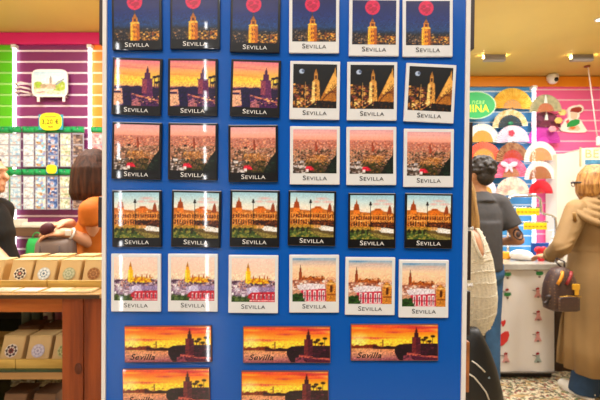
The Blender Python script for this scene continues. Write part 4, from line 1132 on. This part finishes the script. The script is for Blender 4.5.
b.loft([[V((HW / 2 * 1.06 * math.cos(a) if False else -HW * .53 + HW * 1.06 * i / 20, y_, z_ + .006 * math.sin(i * 1.7))) for i in range(21)] + [V((-HW * .53 + HW * 1.06 * i / 20, y_, z_ - .046)) for i in range(20, -1, -1)] for y_, z_ in ((-.008, .05), (.008, .05)) for a in (0,)])
HEADM = b.mesh('header', mat('green header', '#1fae5c', .45, noise=.5, nscale=28, c2='#0c7c48'))
b = MB(); b.tube([(0, .085, .03), (0, .0, .03), (0, -.012, .038)], .004, 6); HOOKM = b.mesh('hook', mat('steel', ''))
HP = {}
ROW1 = [(3.5, 'white', 'far left of the upper row'), (15, 'sky', 'upper row beside the light tube'), (28.5, 'white', 'upper row under the tin picture, left one'), (40.5, 'mixed', 'upper row under the price sign'), (53, 'navy', 'upper row right of the price sign'), (65.5, 'garden', 'upper row right of the navy pack'), (78, 'dark', "upper row above the brown hair"), (97, 'rose', 'upper row on the orange panel')]
ROW2 = [(3, 'white', 'lower row behind the black-clad person'), (15.5, 'sky', 'lower row beside the light tube'), (28.5, 'white', 'lower row, right of the sky blue one'), (40.5, 'mixed', 'lower row under the upper mixed one'), (52.5, 'navy', 'lower row left of the garden one'), (65, 'garden', 'lower row beside the brown hair'), (78, 'dark', 'lower row behind the brown hair')]
NAMES = {'white': 'white', 'sky': 'sky blue', 'mixed': 'blue and tan', 'navy': 'navy blue', 'garden': 'pale green', 'dark': 'dark brown', 'rose': 'red and rose'}
for row, ytop, hz in ((ROW1, 133, 1.0), (ROW2, 175.5, 1.0)):
    for px, kd, lab in row:
        if kd not in HP:
            o = bpy.data.objects.new('hanging_pack', None); COL.objects.link(o); o.empty_display_size = .03
            bk = link('backing', BACKM, o, False); c = link('header', HEADM, o, False); c.location = (0, 0, 0); link('hook', HOOKM, o, False)
            for j in range(3):
                c = link('product_print', PRN[kd][j % 2], bk, False); c.location = (0, -.0005, -.052 - .092 * j)
            HP[kd] = o
        else: o = copy_tree(HP[kd])
        q = at(px, ytop, yh); o.location = q
        tag(o, NAMES[kd] + ' souvenir pack with green header, ' + lab, 'souvenir pack', 'souvenir packs hanging on the slat wall')

# price signs
def price_sign(px, py, w, h, Y, label, txt=True):
    q = at(px, py, Y); e = empty('price_sign', q, label, 'sign', 'yellow price signs')
    def blob(W, H, y, name, m, t):
        b = MB(); b.prism([q + V((math.copysign(abs(math.cos(a)) ** .7, math.cos(a)) * W / 2, y, math.copysign(abs(math.sin(a)) ** .7, math.sin(a)) * H / 2)) for a in np.linspace(0, 2 * PI, 33)[:-1]], None, (0, t, 0)); return b.build(name, m, e)
    face = blob(w, h, 0, 'sign_face', mat('sign yellow', '#f2dc1c', .5), .004)
    b = MB(); b.box(q + V((0, .006, -.005)), (w * 1.1, .004, h * .86), None, .001); b.build('sign_back', mat('sign teal', '#2c9cb0', .5), e)
    b = MB(); b.box(q + V((0, .03, 0)), (.012, .05, .012)); b.build('bracket', mat('white plastic', ''), e)
    if txt:
        o = link('lettering', text_mesh('3,20 \u20ac', h * .38, mat('sign black', '#3c3410', .5), sx=.95, bold=.0004), face, False); o.location = q + V((0, -.002, -.004))
        b = MB(); b.box(q + V((0, -.001, h * .28)), (w * .5, .001, h * .09)); b.build('top_bar', mat('sign orange', '#e8a02c', .5), e)
        b = MB(); b.box(q + V((0, -.001, -h * .31)), (w * .22, .001, h * .06)); b.build('bottom_bar', mat('sign black', ''), e)
price_sign(50.5, 121.5, .185, .145, yh - .03, 'yellow oval price sign reading 3,20 on teal backing above the packs')
price_sign(51.5, 169, .085, .075, yh - .03, 'small yellow price tag between the two rows of packs', False)

# tin picture on two clips
def pic_tin():
    p = Paint(64, 48).grad([(0, '#b8d4e4'), (.4, '#dce4e4'), (.6, '#e8e4d4'), (1, '#ece0c8')])
    p.ell(.75, .3, .3, .2, '#e8ecec', .8, 1); p.ridge(.62, .05, '#b89c78', .75, seed=6)
    p.ell(.14, .58, .14, .14, '#9cb838'); p.ell(.3, .62, .1, .08, '#a88c70'); p.rect(.5, .3, .58, .75, '#a89484'); p.poly([(.51, .3), (.54, .18), (.57, .3)], '#7c7c84'); p.rect(.4, .55, .7, .75, '#c8a088')
    p.ell(.85, .62, .16, .22, '#a4b83c'); p.ell(.72, .82, .12, .06, '#90a838'); p.poly([(0, .78), (.3, .7), (.6, .8), (1, .9), (1, 1), (0, 1)], '#f0d8c0'); p.poly([(.05, .9), (.3, .84), (.4, .88), (.2, .93)], '#c89088'); p.poly([(.66, .55), (.95, .3), (.98, .34), (.72, .6)], '#8c90a0')
    p.speck(0, .5, 1, .95, ['#c8c890', '#e8d8c8', '#a09878'], 50, (.01, .03))
    return p
yp_ = ya - .07; q = at(49.5, 83, yp_)
e = empty('tin_picture', q, 'white-framed tin picture of a city scene on the purple panel', 'picture')
b = MB(); W_, H_ = .30, .232
b.prism([q + V((math.copysign(abs(math.cos(a)) ** .35, math.cos(a)) * W_ / 2, 0, math.copysign(abs(math.sin(a)) ** .35, math.sin(a)) * H_ / 2)) for a in np.linspace(0, 2 * PI, 49)[:-1]], None, (0, .014, 0)); face = b.build('frame', mat('tin white', '#efece6', .35), e)
o = link('picture', pic_tin().mesh('picture', .262, .194, attr_mat('tin print', .4)), face, False); o.location = q + V((0, -.001, 0))
b = MB()
for dx in (-.093, .12):
    b = MB(); b.box(q + V((dx, .0, -.133)), (.022, .012, .05), None, .003); b.tube([q + V((dx, .004, -.11)), q + V((dx, .06, -.11))], .005, 6); b.build('clip', mat('clip pale', '#e9d8d4', .4), e)
# clear sale tags / little loop hooks left of the picture
for i, py in enumerate((84.5, 89, 93)):
    q = at(22, py, ya - .06); b = MB(); b.tube([q + V((-.06, .05, 0)), q + V((-.06, -.0, .006)), q + V((.0, -.02, .012)), q + V((.05, 0, .004)), q + V((.055, .05, 0))], .008, 8)
    tag(b.build('wire_hook', mat('clip pale', '')), ('top', 'middle', 'lowest')[i] + ' of three pale wire hooks left of the tin picture', 'hook', 'wire hooks on the purple panel')

# ================================================================== RIGHT: FANS
FANS = [  # px centre, base y, half width px, height px, depth, leaf, inner, frac, tilt deg, label
    (512.5, 108.5, 20.5, 20.5, 4.93, '#f4cc54', '#dba050', .44, 2, 'yellow floral folding fan at the top of the fan display', '#e8b030'),
    (510.5, 127, 17.5, 17.5, 4.90, '#f2e8cc', '#1f2c34', .68, -4, 'cream folding fan with black centre under the yellow fan', '#d8b870'),
    (482.5, 142, 17, 18.5, 4.90, '#f4efe6', '#d09a34', .62, 0, 'white folding fan with gold centre beside the blue board', None),
    (513, 142, 16.5, 16.5, 4.87, '#efe0ea', '#f0e4ec', .3, -2, 'pale pink folding fan with a red flower', '#e4c8dc'),
    (484, 160, 17.5, 18, 4.87, '#e8644c', '#d8963c', .62, 0, 'coral orange folding fan with gold centre above the man', None),
    (513, 161, 16.5, 18.5, 4.84, '#7a4028', '#b83a20', .6, -3, 'brown patterned folding fan with red centre', '#b08860'),
    (546, 111.5, 16, 17, 4.82, '#9a9c7c', '#c0744c', .5, -2, 'sage green folding fan at the top of the pink panel', '#c0b890'),
    (546, 127, 15, 15, 4.90, '#8c4058', '#6c2840', .45, 2, 'dark plum floral folding fan under the sage fan', '#4c2438'),
    (544, 143, 16.5, 17.5, 4.915, '#c93ca6', '#d040b0', .35, 0, 'magenta folding fan on the pink panel', None),
    (541, 161, 16.5, 19.5, 4.83, '#f3ece2', '#c6945e', .68, -4, 'white folding fan with tan sticks below the magenta fan', None),
    (540.5, 179, 15.5, 18, 4.80, '#f0e8de', '#a4683e', .7, -2, 'white folding fan with brown sticks, lower of two', None),
    (511.5, 177, 16.5, 19, 4.81, '#d8446c', '#b87850', .5, -2, 'pink folding fan with a pale pink bow', '#e87c9c'),
    (490, 178, 12, 15.5, 4.84, '#5c4038', '#d8a848', .5, 0, 'dark brown folding fan behind the curly-haired man', None),
    (486, 195, 11.5, 16, 4.80, '#e9dcea', '#d8a040', .55, 0, 'pale lilac folding fan behind the curly-haired man', None),
    (513, 195, 17, 18, 4.78, '#f0e4cc', '#f4ecd8', .3, -2, 'cream floral folding fan at the bottom of the display', '#d8a8a0'),
    (541, 193.5, 12, 13.5, 4.77, '#d42434', '#c02030', .4, 0, 'small red folding fan below the white fans', None)]
for px, by, hw, hh, Y, c1, c2, fr, tilt, lab, spot in FANS:
    q = at(px, by, Y); R_ = hw * Y / F; Hs = hh / hw
    e = empty('folding_fan', q, lab, 'fan', 'folding fans on the slat wall')
    Rt = Matrix.Rotation(math.radians(tilt), 3, 'Y')
    def pol(r, a, y): return q + Rt @ V((r * math.cos(a), y, r * math.sin(a) * Hs))
    n = 44
    b = MB(); ri = []; ro = []; rib = []; rob = []
    for i in range(n + 1):
        a = PI - PI * i / n; dy = .008 if i % 2 else 0
        ri.append(pol(R_ * fr, a, dy)); ro.append(pol(R_ * (1 + (.012 if i % 2 else 0)), a, dy)); rib.append(pol(R_ * fr, a, dy + .003)); rob.append(pol(R_ * (1 + (.012 if i % 2 else 0)), a, dy + .003))
    b.loft([ri, ro, rob, rib, ri], cap=False, closed=False, smooth=False)
    m_leaf = mat('fan leaf ' + c1, c1, .6, noise=.5 if spot else .12, nscale=26 if spot else 8, c2=spot)
    b.build('leaf', m_leaf, e)
    b = MB(); m_ = 18
    for i in range(m_):
        a0 = PI - PI * i / m_; a1 = PI - PI * (i + .86) / m_; yq = .004 + .001 * (i % 2)
        b.prism([pol(R_ * .05, (a0 + a1) / 2 + .1, yq), pol(R_ * .05, (a0 + a1) / 2 - .1, yq), pol(R_ * (fr + .03), a1, yq), pol(R_ * (fr + .03), a0, yq)], None, (0, .002, 0))
    b.build('sticks', mat('fan sticks ' + c2, c2, .45), e)
    b = MB(); b.tube([q + V((0, -.006, .008)), V((q.x, yb, q.z + .008))], .006, 8); b.build('pivot_peg', mat('peg', '#a0845c', .5), e)
    if 'bow' in lab:
        b = MB(); c = pol(R_ * .62, PI * .58, -.012)
        for s in (-1, 1): b.ell(c + V((s * .05, 0, .012)), (.05, .012, .032), Matrix.Rotation(-.35 * s, 3, 'Y')); b.ell(c + V((s * .022, 0, -.04)), (.018, .008, .045), Matrix.Rotation(-.4 * s, 3, 'Y'))
        b.ell(c, (.018, .016, .018)); b.fused('bow', mat('pale pink bow', '#f4c4d4', .5), e, .006, 2)
    if 'red flower' in lab:
        b = MB(); c = pol(R_ * .55, PI * .55, -.006)
        for t in range(5): b.ell(c + V((.02 * math.cos(t * 1.257), 0, .02 * math.sin(t * 1.257))), (.017, .005, .017))
        b.build('flower', mat('red flower', '#d03850', .5), e)
    if 'sage' in lab:
        b = MB(); c = pol(R_ * .7, PI * .5, -.004); b.prism([c + V((-.02, 0, -.04)), c + V((.02, 0, -.04)), c + V((.006, 0, .05)), c + V((-.006, 0, .05))], None, (0, .004, 0)); b.build('painted_tower', mat('white paint', '#e8ece4', .5), e)
    if 'black centre' in lab:
        b = MB(); c = pol(R_ * .2, PI * .5, -.008); b.ell(c, (.03, .008, .022)); b.build('ornament', mat('green ornament', '#1c8458', .4), e)

# small flower hair clips right of the dark fan
for px, py, c, lab in ((562.5, 112.5, '#ecd27c', 'small yellow flower clip beside the flamenco cut-out, upper one'), (558.5, 120.5, '#ecc06c', 'small yellow flower clip beside the flamenco cut-out, lower one'), (552.5, 129, '#e89aa8', 'small pink flower clip above the magenta fan edge')):
    q = at(px, py, 4.855); e = empty('flower_clip', q, lab, 'flower clip', 'flower clips on the pink panel'); b = MB()
    for t in range(6): b.ell(q + V((.025 * math.cos(t * 1.047), 0, .02 * math.sin(t * 1.047))), (.022, .012, .018))
    b.fused('petals', mat('petal ' + c, c, .5), e, .005, 1); b = MB(); b.tube([q, V((q.x, yb, q.z))], .005, 6); b.build('pin', mat('steel', ''), e)

# flamenco dancer cut-out
yf = yb - .03
q = at(573, 115, yf); e = empty('wall_cutout', q, 'white-edged cut-out of a dancer with a green fan on the pink wall', 'cutout')
def cut(pts, t, name, c, dy):
    b = MB(); b.prism([at(x, y, yf + dy) for x, y in pts], None, (0, t, 0)); b.build(name, mat('cutout ' + c, c, .5), e)
cut([(568.2, 115), (567.4, 110.5), (569.5, 107), (573.5, 105.4), (577, 105.2), (580, 104.4), (583, 105.8), (584, 109), (582.4, 112.2), (579.8, 113.2), (579.6, 116.5), (578, 118.6), (581, 119.8), (582.6, 123), (584.5, 126.5), (587, 130), (585.5, 132.3), (578, 132.6), (569, 132.2), (561.5, 131), (559.5, 128.2), (561.5, 125.5), (564, 122.5), (565.5, 119), (568.5, 117.5)], .025, 'backing_board', '#fdf6ea', 0)
cut([(570, 111.5), (571.5, 108.5), (575, 107.3), (579, 106.6), (581.8, 108), (581.5, 111), (578.5, 112.6), (574, 112)], .004, 'hair', '#a03428', -.004)
cut([(570.5, 112), (577.5, 113), (577, 118), (574.5, 120), (571, 118)], .003, 'face', '#f4d4b8', -.003)
cut([(567, 127), (567.5, 123.5), (571, 120.5), (576, 119), (580, 120), (579.5, 123.5), (575.5, 126), (571, 127)], .004, 'fan', '#1f9c48', -.006)
cut([(567, 129), (573, 127), (578, 125.5), (580.5, 129), (578, 130.6), (570, 130.6)], .003, 'skirt', '#f0c8a8', -.003)
cut([(569, 128), (571, 126.8), (575, 126.5), (576, 128), (573, 129.6)], .004, 'flower', '#e8783c', -.007)
cut([(566, 121.5), (568.5, 119.2), (569.5, 121.5), (567.5, 124)], .004, 'sleeve', '#e8605c', -.005)

# green oval sign
ys = 4.78; q = at(476, 105, ys)
e = empty('oval_sign', q, 'green oval sign with yellow lettering behind the right side of the blue board', 'sign')
for sc_, c, dy, nm in ((1.07, '#c8e8c0', .006, 'rim'), (1.0, '#12a850', 0, 'sign_face')):
    b = MB(); b.prism([q + V((.21 * sc_ * math.cos(a), dy, .143 * sc_ * math.sin(a))) for a in np.linspace(0, 2 * PI, 41)[:-1]], None, (0, .012, 0)); face = b.build(nm, mat('oval ' + c, c, .45), e)
o = link('lettering', text_mesh('MINA', .115, mat('sign lime', '#e4f01c', .5), sx=.92, bold=.002), face, False); o.location = q + V((.005, -.003, -.042))
o = link('lettering', text_mesh('ntas', .075, mat('sign pale lime', '#b0f07c', .5), sx=1.1, shear=.25), face, False); o.location = q + V((.02, -.003, .035))
b = MB(); b.tube([q + V((0, .012, 0)), V((q.x, yb, q.z))], .008, 8); b.build('bracket', mat('steel', ''), e)

# dome camera
q = at(553, 79, 4.9); e = empty('security_camera', (q.x, 4.9, q.z), 'white dome security camera with dark lens on the orange band', 'camera')
b = MB(); b.lathe([(.055, .05), (.058, .03), (.058, .0), (.05, -.03), (.03, -.05), (.001, -.058)], (q.x, 4.9, q.z), 24); b.build('dome', mat('white plastic', ''), e)
b = MB(); b.ell((q.x + .008, 4.853, q.z - .014), (.026, .018, .026)); b.build('lens', mat('lens black', '#15151a', .1), e)
b = MB(); b.box2((q.x - .03, 4.9, q.z), (q.x + .03, yb - .03, q.z + .05)); b.build('mount', mat('white plastic', ''), e)
# cable with red base and white plug
e = empty('hanging_cable', (at(588, 76, 4.62).x, 4.62, zs(135, 4.62)), 'thin white cable hanging from a red ceiling base to a white box', 'cable')
b = MB(); b.tube([V((at(587, 76, 4.62).x, 4.62, CEIL)), V((at(587, 76, 4.62).x, 4.62, CEIL - .012))], .03, 16); b.build('ceiling_base', mat('dark red', '#8c3420', .5), e)
b = MB(); b.tube([V((at(588, 76, 4.62).x, 4.62, CEIL - .01)), at(590.5, 85, 4.62), at(593, 105, 4.62), at(597, 136, 4.62)], .006, 8); b.build('cable', mat('white cable', '#f0e4e0', .5), e)
b = MB(); q = at(599, 141, 4.62); b.box(q, (.05, .04, .1), None, .012); b.build('plug_box', mat('white plastic', ''), e)

# hanging sign BE
yq = 4.25; q = at(606, 157, yq)
e = empty('hanging_sign', q, 'pale framed sign with big letters and a blue band above the blonde woman', 'sign')
b = MB(); b.box(q, (.52, .012, .165), None, .003); face = b.build('sign_panel', mat('sign cream', '#ebe2c4', .4), e)
b = MB(); b.box(q + V((-.255, -.006, .0)), (.014, .016, .19), None, .002); b.box(q + V((.255, -.006, .0)), (.014, .016, .19), None, .002); b.build('sign_frame', mat('champagne frame', '#c9bd90', .35, metal=.3), e)
o = link('lettering', text_mesh('BE', .115, mat('letter tan', '#d0b27c', .4), sx=1.15, bold=.001), face, False); o.location = q + V((-.145, -.009, .028))
b = MB(); b.box(q + V((.02, -.008, -.052)), (.46, .003, .05)); b.build('blue_band', mat('sign blue', '#4f8fb4', .45, noise=.4, nscale=30), e)
for s in (.02, .2):
    b = MB(); b.tube([q + V((s, 0, .08)), V((q.x + s, q.y, CEIL))], .002, 6); b.build('hanging_wire', mat('steel', ''), e)

# ================================================================== COUNTER
CX0, CX1, CY, CZ = 1.15, px2x(555, 3.55), 3.55, .95
e = empty('shop_counter', ((CX0 + CX1) / 2, 3.85, 0), 'white shop counter with printed little dancers and grey top', 'counter')
b = MB(); nW = 60; f1 = []; f2 = []
for i in range(nW + 1):
    x = CX0 + (CX1 - CX0) * i / nW; y = CY + .012 * math.sin(i * .33)
    f1.append(V((x, y, .06))); f2.append(V((x, y, .90)))
b.loft([f1 + [V((CX1, 4.15, .06)), V((CX0, 4.15, .06))], f2 + [V((CX1, 4.15, .90)), V((CX0, 4.15, .90))]], smooth=False); b.build('counter_body', mat('counter white', '#ebe2d8', .4), e)
b = MB(); b.box2((CX0, CY + .05, 0), (CX1, 4.12, .06)); b.build('plinth', mat('dark plinth', '#2c2019', .5), e)
b = MB(); b.box2((CX0, CY - .03, .90), (CX1 + .02, 4.17, CZ), .004); b.box2((CX1 + .0, 3.62, .90), (2.75, 4.17, CZ), .004); b.build('counter_top', mat('grey top', '#b9b2a6', .15, noise=.1), e)
b = MB(); b.box2((CX0, CY - .016, .058), (CX1, CY - .0, .068)); b.build('lower_trim', mat('grey trim', '#857c74', .4), e)
# printed dancers
def doll(px, py, s, kind):
    yd = CY - .018; u = s * CY / F
    q = at(px, py, yd)
    def pl(b, pts): b.prism([q + V((x * u, 0, z * u)) for x, z in pts], None, (0, .003, 0))
    b = MB(); b.mi = 0
    pl(b, [(-1.2, 2.0), (1.0, 2.4), (.9, 3.4), (-.2, 3.7), (-1.3, 3.0)])                # head scarf / hair
    b.mi = 1
    if kind == 'green': pl(b, [(-2.0, .8), (2.2, 1.0), (2.6, -.8), (.4, -1.6), (-2.2, -1.2)])
    else: pl(b, [(-1.2, 1.8), (1.2, 1.9), (1.0, .3), (2.6, -2.8), (-2.6, -3.0), (-1.0, .2)])
    b.mi = 2; pl(b, [(-3.6, 2.0), (-1.2, 1.6), (-1.2, 1.0), (-3.6, 1.5)]); pl(b, [(-.6, -2.0), (.8, -1.9), (.7, -3.2), (-.5, -3.2)])
    hairc = '#a82c2c'; col = {'green': '#2f7c3c', 'pink': '#dc9c94', 'grey': '#a8b4a8'}[kind]
    b.build('dancer_print', [mat('print red', hairc, .5), mat('print ' + kind, col, .5), mat('print dark', '#8c7468', .5)], e)
for px, py, kd in ((507.5, 274, 'green'), (507.5, 294, 'green'), (539.5, 273, 'green'), (538, 293, 'pink'), (538.5, 316, 'pink'), (538, 337, 'pink'), (506, 358, 'pink'), (538, 358, 'grey')): doll(px, py, 1.5, kd)
b = MB(); q = at(505, 339, CY - .017); u = CY / F
b.prism([q + V((x * u, 0, z * u)) for x, z in ((-5, -7), (-2, -6.5), (2.5, -2), (4.5, 4), (3.5, 7.5), (0, 7.5), (-4, 4.5), (-6, 0))], None, (0, .003, 0)); b.build('red_print', mat('print bright red', '#d8302c', .5), e)
b = MB(); q = at(503.5, 323, CY - .017); b.prism([q + V((x * u, 0, z * u)) for x, z in ((-.5, -4), (2, -.5), (2.3, 2.5), (.8, 3), (-.2, 1.6), (-1.5, 2.6), (-2.5, .5))], None, (0, .003, 0)); b.build('heart_print', mat('print bright red', ''), e)
b = MB(); b.box2((CX1 + .03, 3.72, 0), (2.74, 4.15, .9)); tag(b.build('base_cabinet', mat('dark brown cabinet', '#3a2418', .5)), 'dark brown cabinet under the counter end behind the trench coat', 'cabinet')

# things on the counter
m_chrome = mat('chrome wire', '#d8d4d0', .15, metal=.9)
yr = 3.95; e = empty('wire_rack', (at(527, 240, yr).x, yr, CZ), 'chrome wire rack with yellow tags standing on the counter', 'rack')
b = MB(); b.tube([V((at(508, 0, yr).x, yr, CZ))] + [at(x, y, yr) for x, y in ((508, 215), (508, 201), (509.5, 197.5), (513, 196), (536, 196), (540, 199), (541, 206), (541, 211), (543.5, 214), (551, 215.5), (555, 218), (556, 224))] + [V((at(556, 0, yr).x, yr, CZ))], .012, 8); b.build('frame', m_chrome, e)
for y0_, xa, xb in ((208, 511, 541), (222.5, 517, 548)):
    b = MB(); b.tube([at(xa, y0_ - .5, yr), at(xb, y0_ - .5, yr)], .006, 6); b.build('rail', m_chrome, e)
b = MB(); b.box2((at(506, 0, yr).x, yr - .09, CZ), (at(558, 0, yr).x, yr + .09, CZ + .012), .003); b.build('base_plate', m_chrome, e)
TG = None
for y0_, xa, n_, lab in ((208, 518, 6, 'small yellow key tag in the upper row on the wire rack'), (222.5, 525.5, 6, 'small yellow key tag in the lower row on the wire rack')):
    for i in range(n_):
        q = at(xa + i * 3.9, y0_, yr - .012)
        if TG is None:
            b = MB(); b.box((0, 0, -.033), (.034, .006, .062), None, .002); TG = link('key_tag', b.mesh('key_tag', mat('tag yellow', '#f0d018', .45)))
            b = MB(); b.box((0, -.004, -.036), (.022, .001, .012)); b.build('print', mat('tag print', '#b08c10', .5), TG, False)
            b = MB(); b.tube([(.006 * math.cos(a), 0, .004 + .006 * math.sin(a)) for a in np.linspace(0, 2 * PI, 13)[:-1]], .0015, 5, closed=True); b.build('ring', m_chrome, TG, False); o = TG
        else: o = copy_tree(TG)
        o.location = q; tag(o, lab, 'key tag', 'yellow key tags on the wire rack')
q = at(553, 0, 3.8); e = empty('dispenser_bottle', (q.x, 3.8, CZ), 'white plastic bottle on the counter beside the trench coat', 'bottle')
b = MB(); b.lathe([(.03, 0), (.034, .01), (.034, .12), (.028, .15), (.014, .165), (.014, .18)], (q.x, 3.8, CZ)); b.build('bottle_body', mat('bottle white', '#e8e8e6', .35), e)
b = MB(); b.lathe([(.016, .18), (.016, .2), (.006, .205), (.006, .26), (.001, .262)], (q.x, 3.8, CZ)); b.box((q.x - .015, 3.8, CZ + .25), (.05, .012, .012), None, .003); b.build('pump', mat('bottle white', ''), e)
q = at(521, 250, 3.75); b = MB(); b.ell((q.x, 3.75, CZ + .045), (.1, .07, .045)); b.ell((q.x + .05, 3.73, CZ + .03), (.06, .05, .03)); b.ell((q.x - .04, 3.72, CZ + .06), (.06, .04, .035))
tag(b.fused('paper_bundle', mat('tissue white', '#ece8e4', .7), None, .008, 3), 'crumpled white paper bundle on the counter by the man', 'paper')
q = at(503, 248, 3.8); b = MB(); b.box((q.x, 3.85, CZ + .03), (.14, .1, .06), None, .01); tag(b.build('snack_box', mat('snack yellow', '#e4a028', .5)), 'yellow orange box on the counter by the tattooed arm', 'box')
q = at(541, 252, 3.68); e = empty('gift_ribbon', (q.x, 3.68, CZ), 'red ribbon bow on the counter near the white bottle', 'ribbon'); b = MB()
for s in (-1, 1): b.ell((q.x + s * .028, 3.68, CZ + .1), (.032, .02, .024), Matrix.Rotation(.5 * s, 3, 'Y')); b.ell((q.x + s * .022, 3.68, CZ + .035), (.015, .012, .05), Matrix.Rotation(.25 * s, 3, 'Y'))
b.ell((q.x, 3.68, CZ + .085), (.02, .02, .025)); b.fused('bow', mat('ribbon red', '#d01c2c', .4), e, .005, 2)
q = at(549, 0, 3.7); b = MB(); b.box((q.x + .005, 3.72, CZ + .03), (.06, .06, .06), None, .01); tag(b.build('card_reader', mat('reader grey', '#4c4a50', .4)), 'small dark card reader beside the red ribbon', 'card reader')
q = at(545, 0, 4.1); b = MB(); b.box2((at(533, 0, 4.1).x, 4.08, CZ), (at(557, 0, 4.1).x, 4.14, zs(243, 4.1)), .004); tag(b.build('brochure_box', mat('brochure blue', '#1f4ca0', .4)), 'low blue box at the back of the counter', 'box')

# ================================================================== LIGHTS
def area(x, y, z, e_, size, c=(1, .98, .95), rot=(0, 0, 0), sy=None):
    l = bpy.data.lights.new('room and fill lamp', 'AREA'); l.energy = e_; l.color = c; l.size = size
    if sy: l.shape = 'RECTANGLE'; l.size_y = sy
    o = bpy.data.objects.new('room_and_fill_lamp', l); COL.objects.link(o); o.location = (x, y, z); o.rotation_euler = rot
    return o
area(-.6, -.9, CEIL - .03, 55, 1.2); area(.9, -1.1, CEIL - .03, 45, 1.2)
area(-1.7, 2.3, CEIL - .03, 95, 1.0); area(1.8, 2.5, CEIL - .03, 95, 1.0)
area(-1.2, 1.0, CEIL - .03, 16, .7); area(1.1, 3.7, CEIL - .03, 48, .6); area(2.6, 3.7, CEIL - .03, 44, .6)
for x, y, e_ in ((-1.9, 1.5, 58), (1.9, 1.6, 8), (1.6, 3.6, 5)): area(x, y, 2.25, e_, 1.2, rot=(PI, 0, 0))  # uplights added in mid-air to brighten the ceiling; no fitting there
w = bpy.data.worlds.new('room'); w.use_nodes = True; w.node_tree.nodes['Background'].inputs['Color'].default_value = (.9, .85, .75, 1); w.node_tree.nodes['Background'].inputs['Strength'].default_value = .2
SC.world = w

# ================================================================== CAMERA
cam = bpy.data.cameras.new('camera'); cam.sensor_width = 36; cam.lens = 36 * F / 600; cam.clip_start = .05
cam.dof.use_dof = True; cam.dof.focus_distance = .56; cam.dof.aperture_fstop = 15
co = bpy.data.objects.new('camera', cam); COL.objects.link(co); co.location = (0, 0, EYE); co.rotation_euler = (PI / 2, 0, 0)
SC.camera = co
SC.view_settings.view_transform = 'Standard'; SC.view_settings.look = 'None'; SC.view_settings.exposure = -0.45; SC.view_settings.gamma = 1; SC.view_settings.use_curve_mapping = False
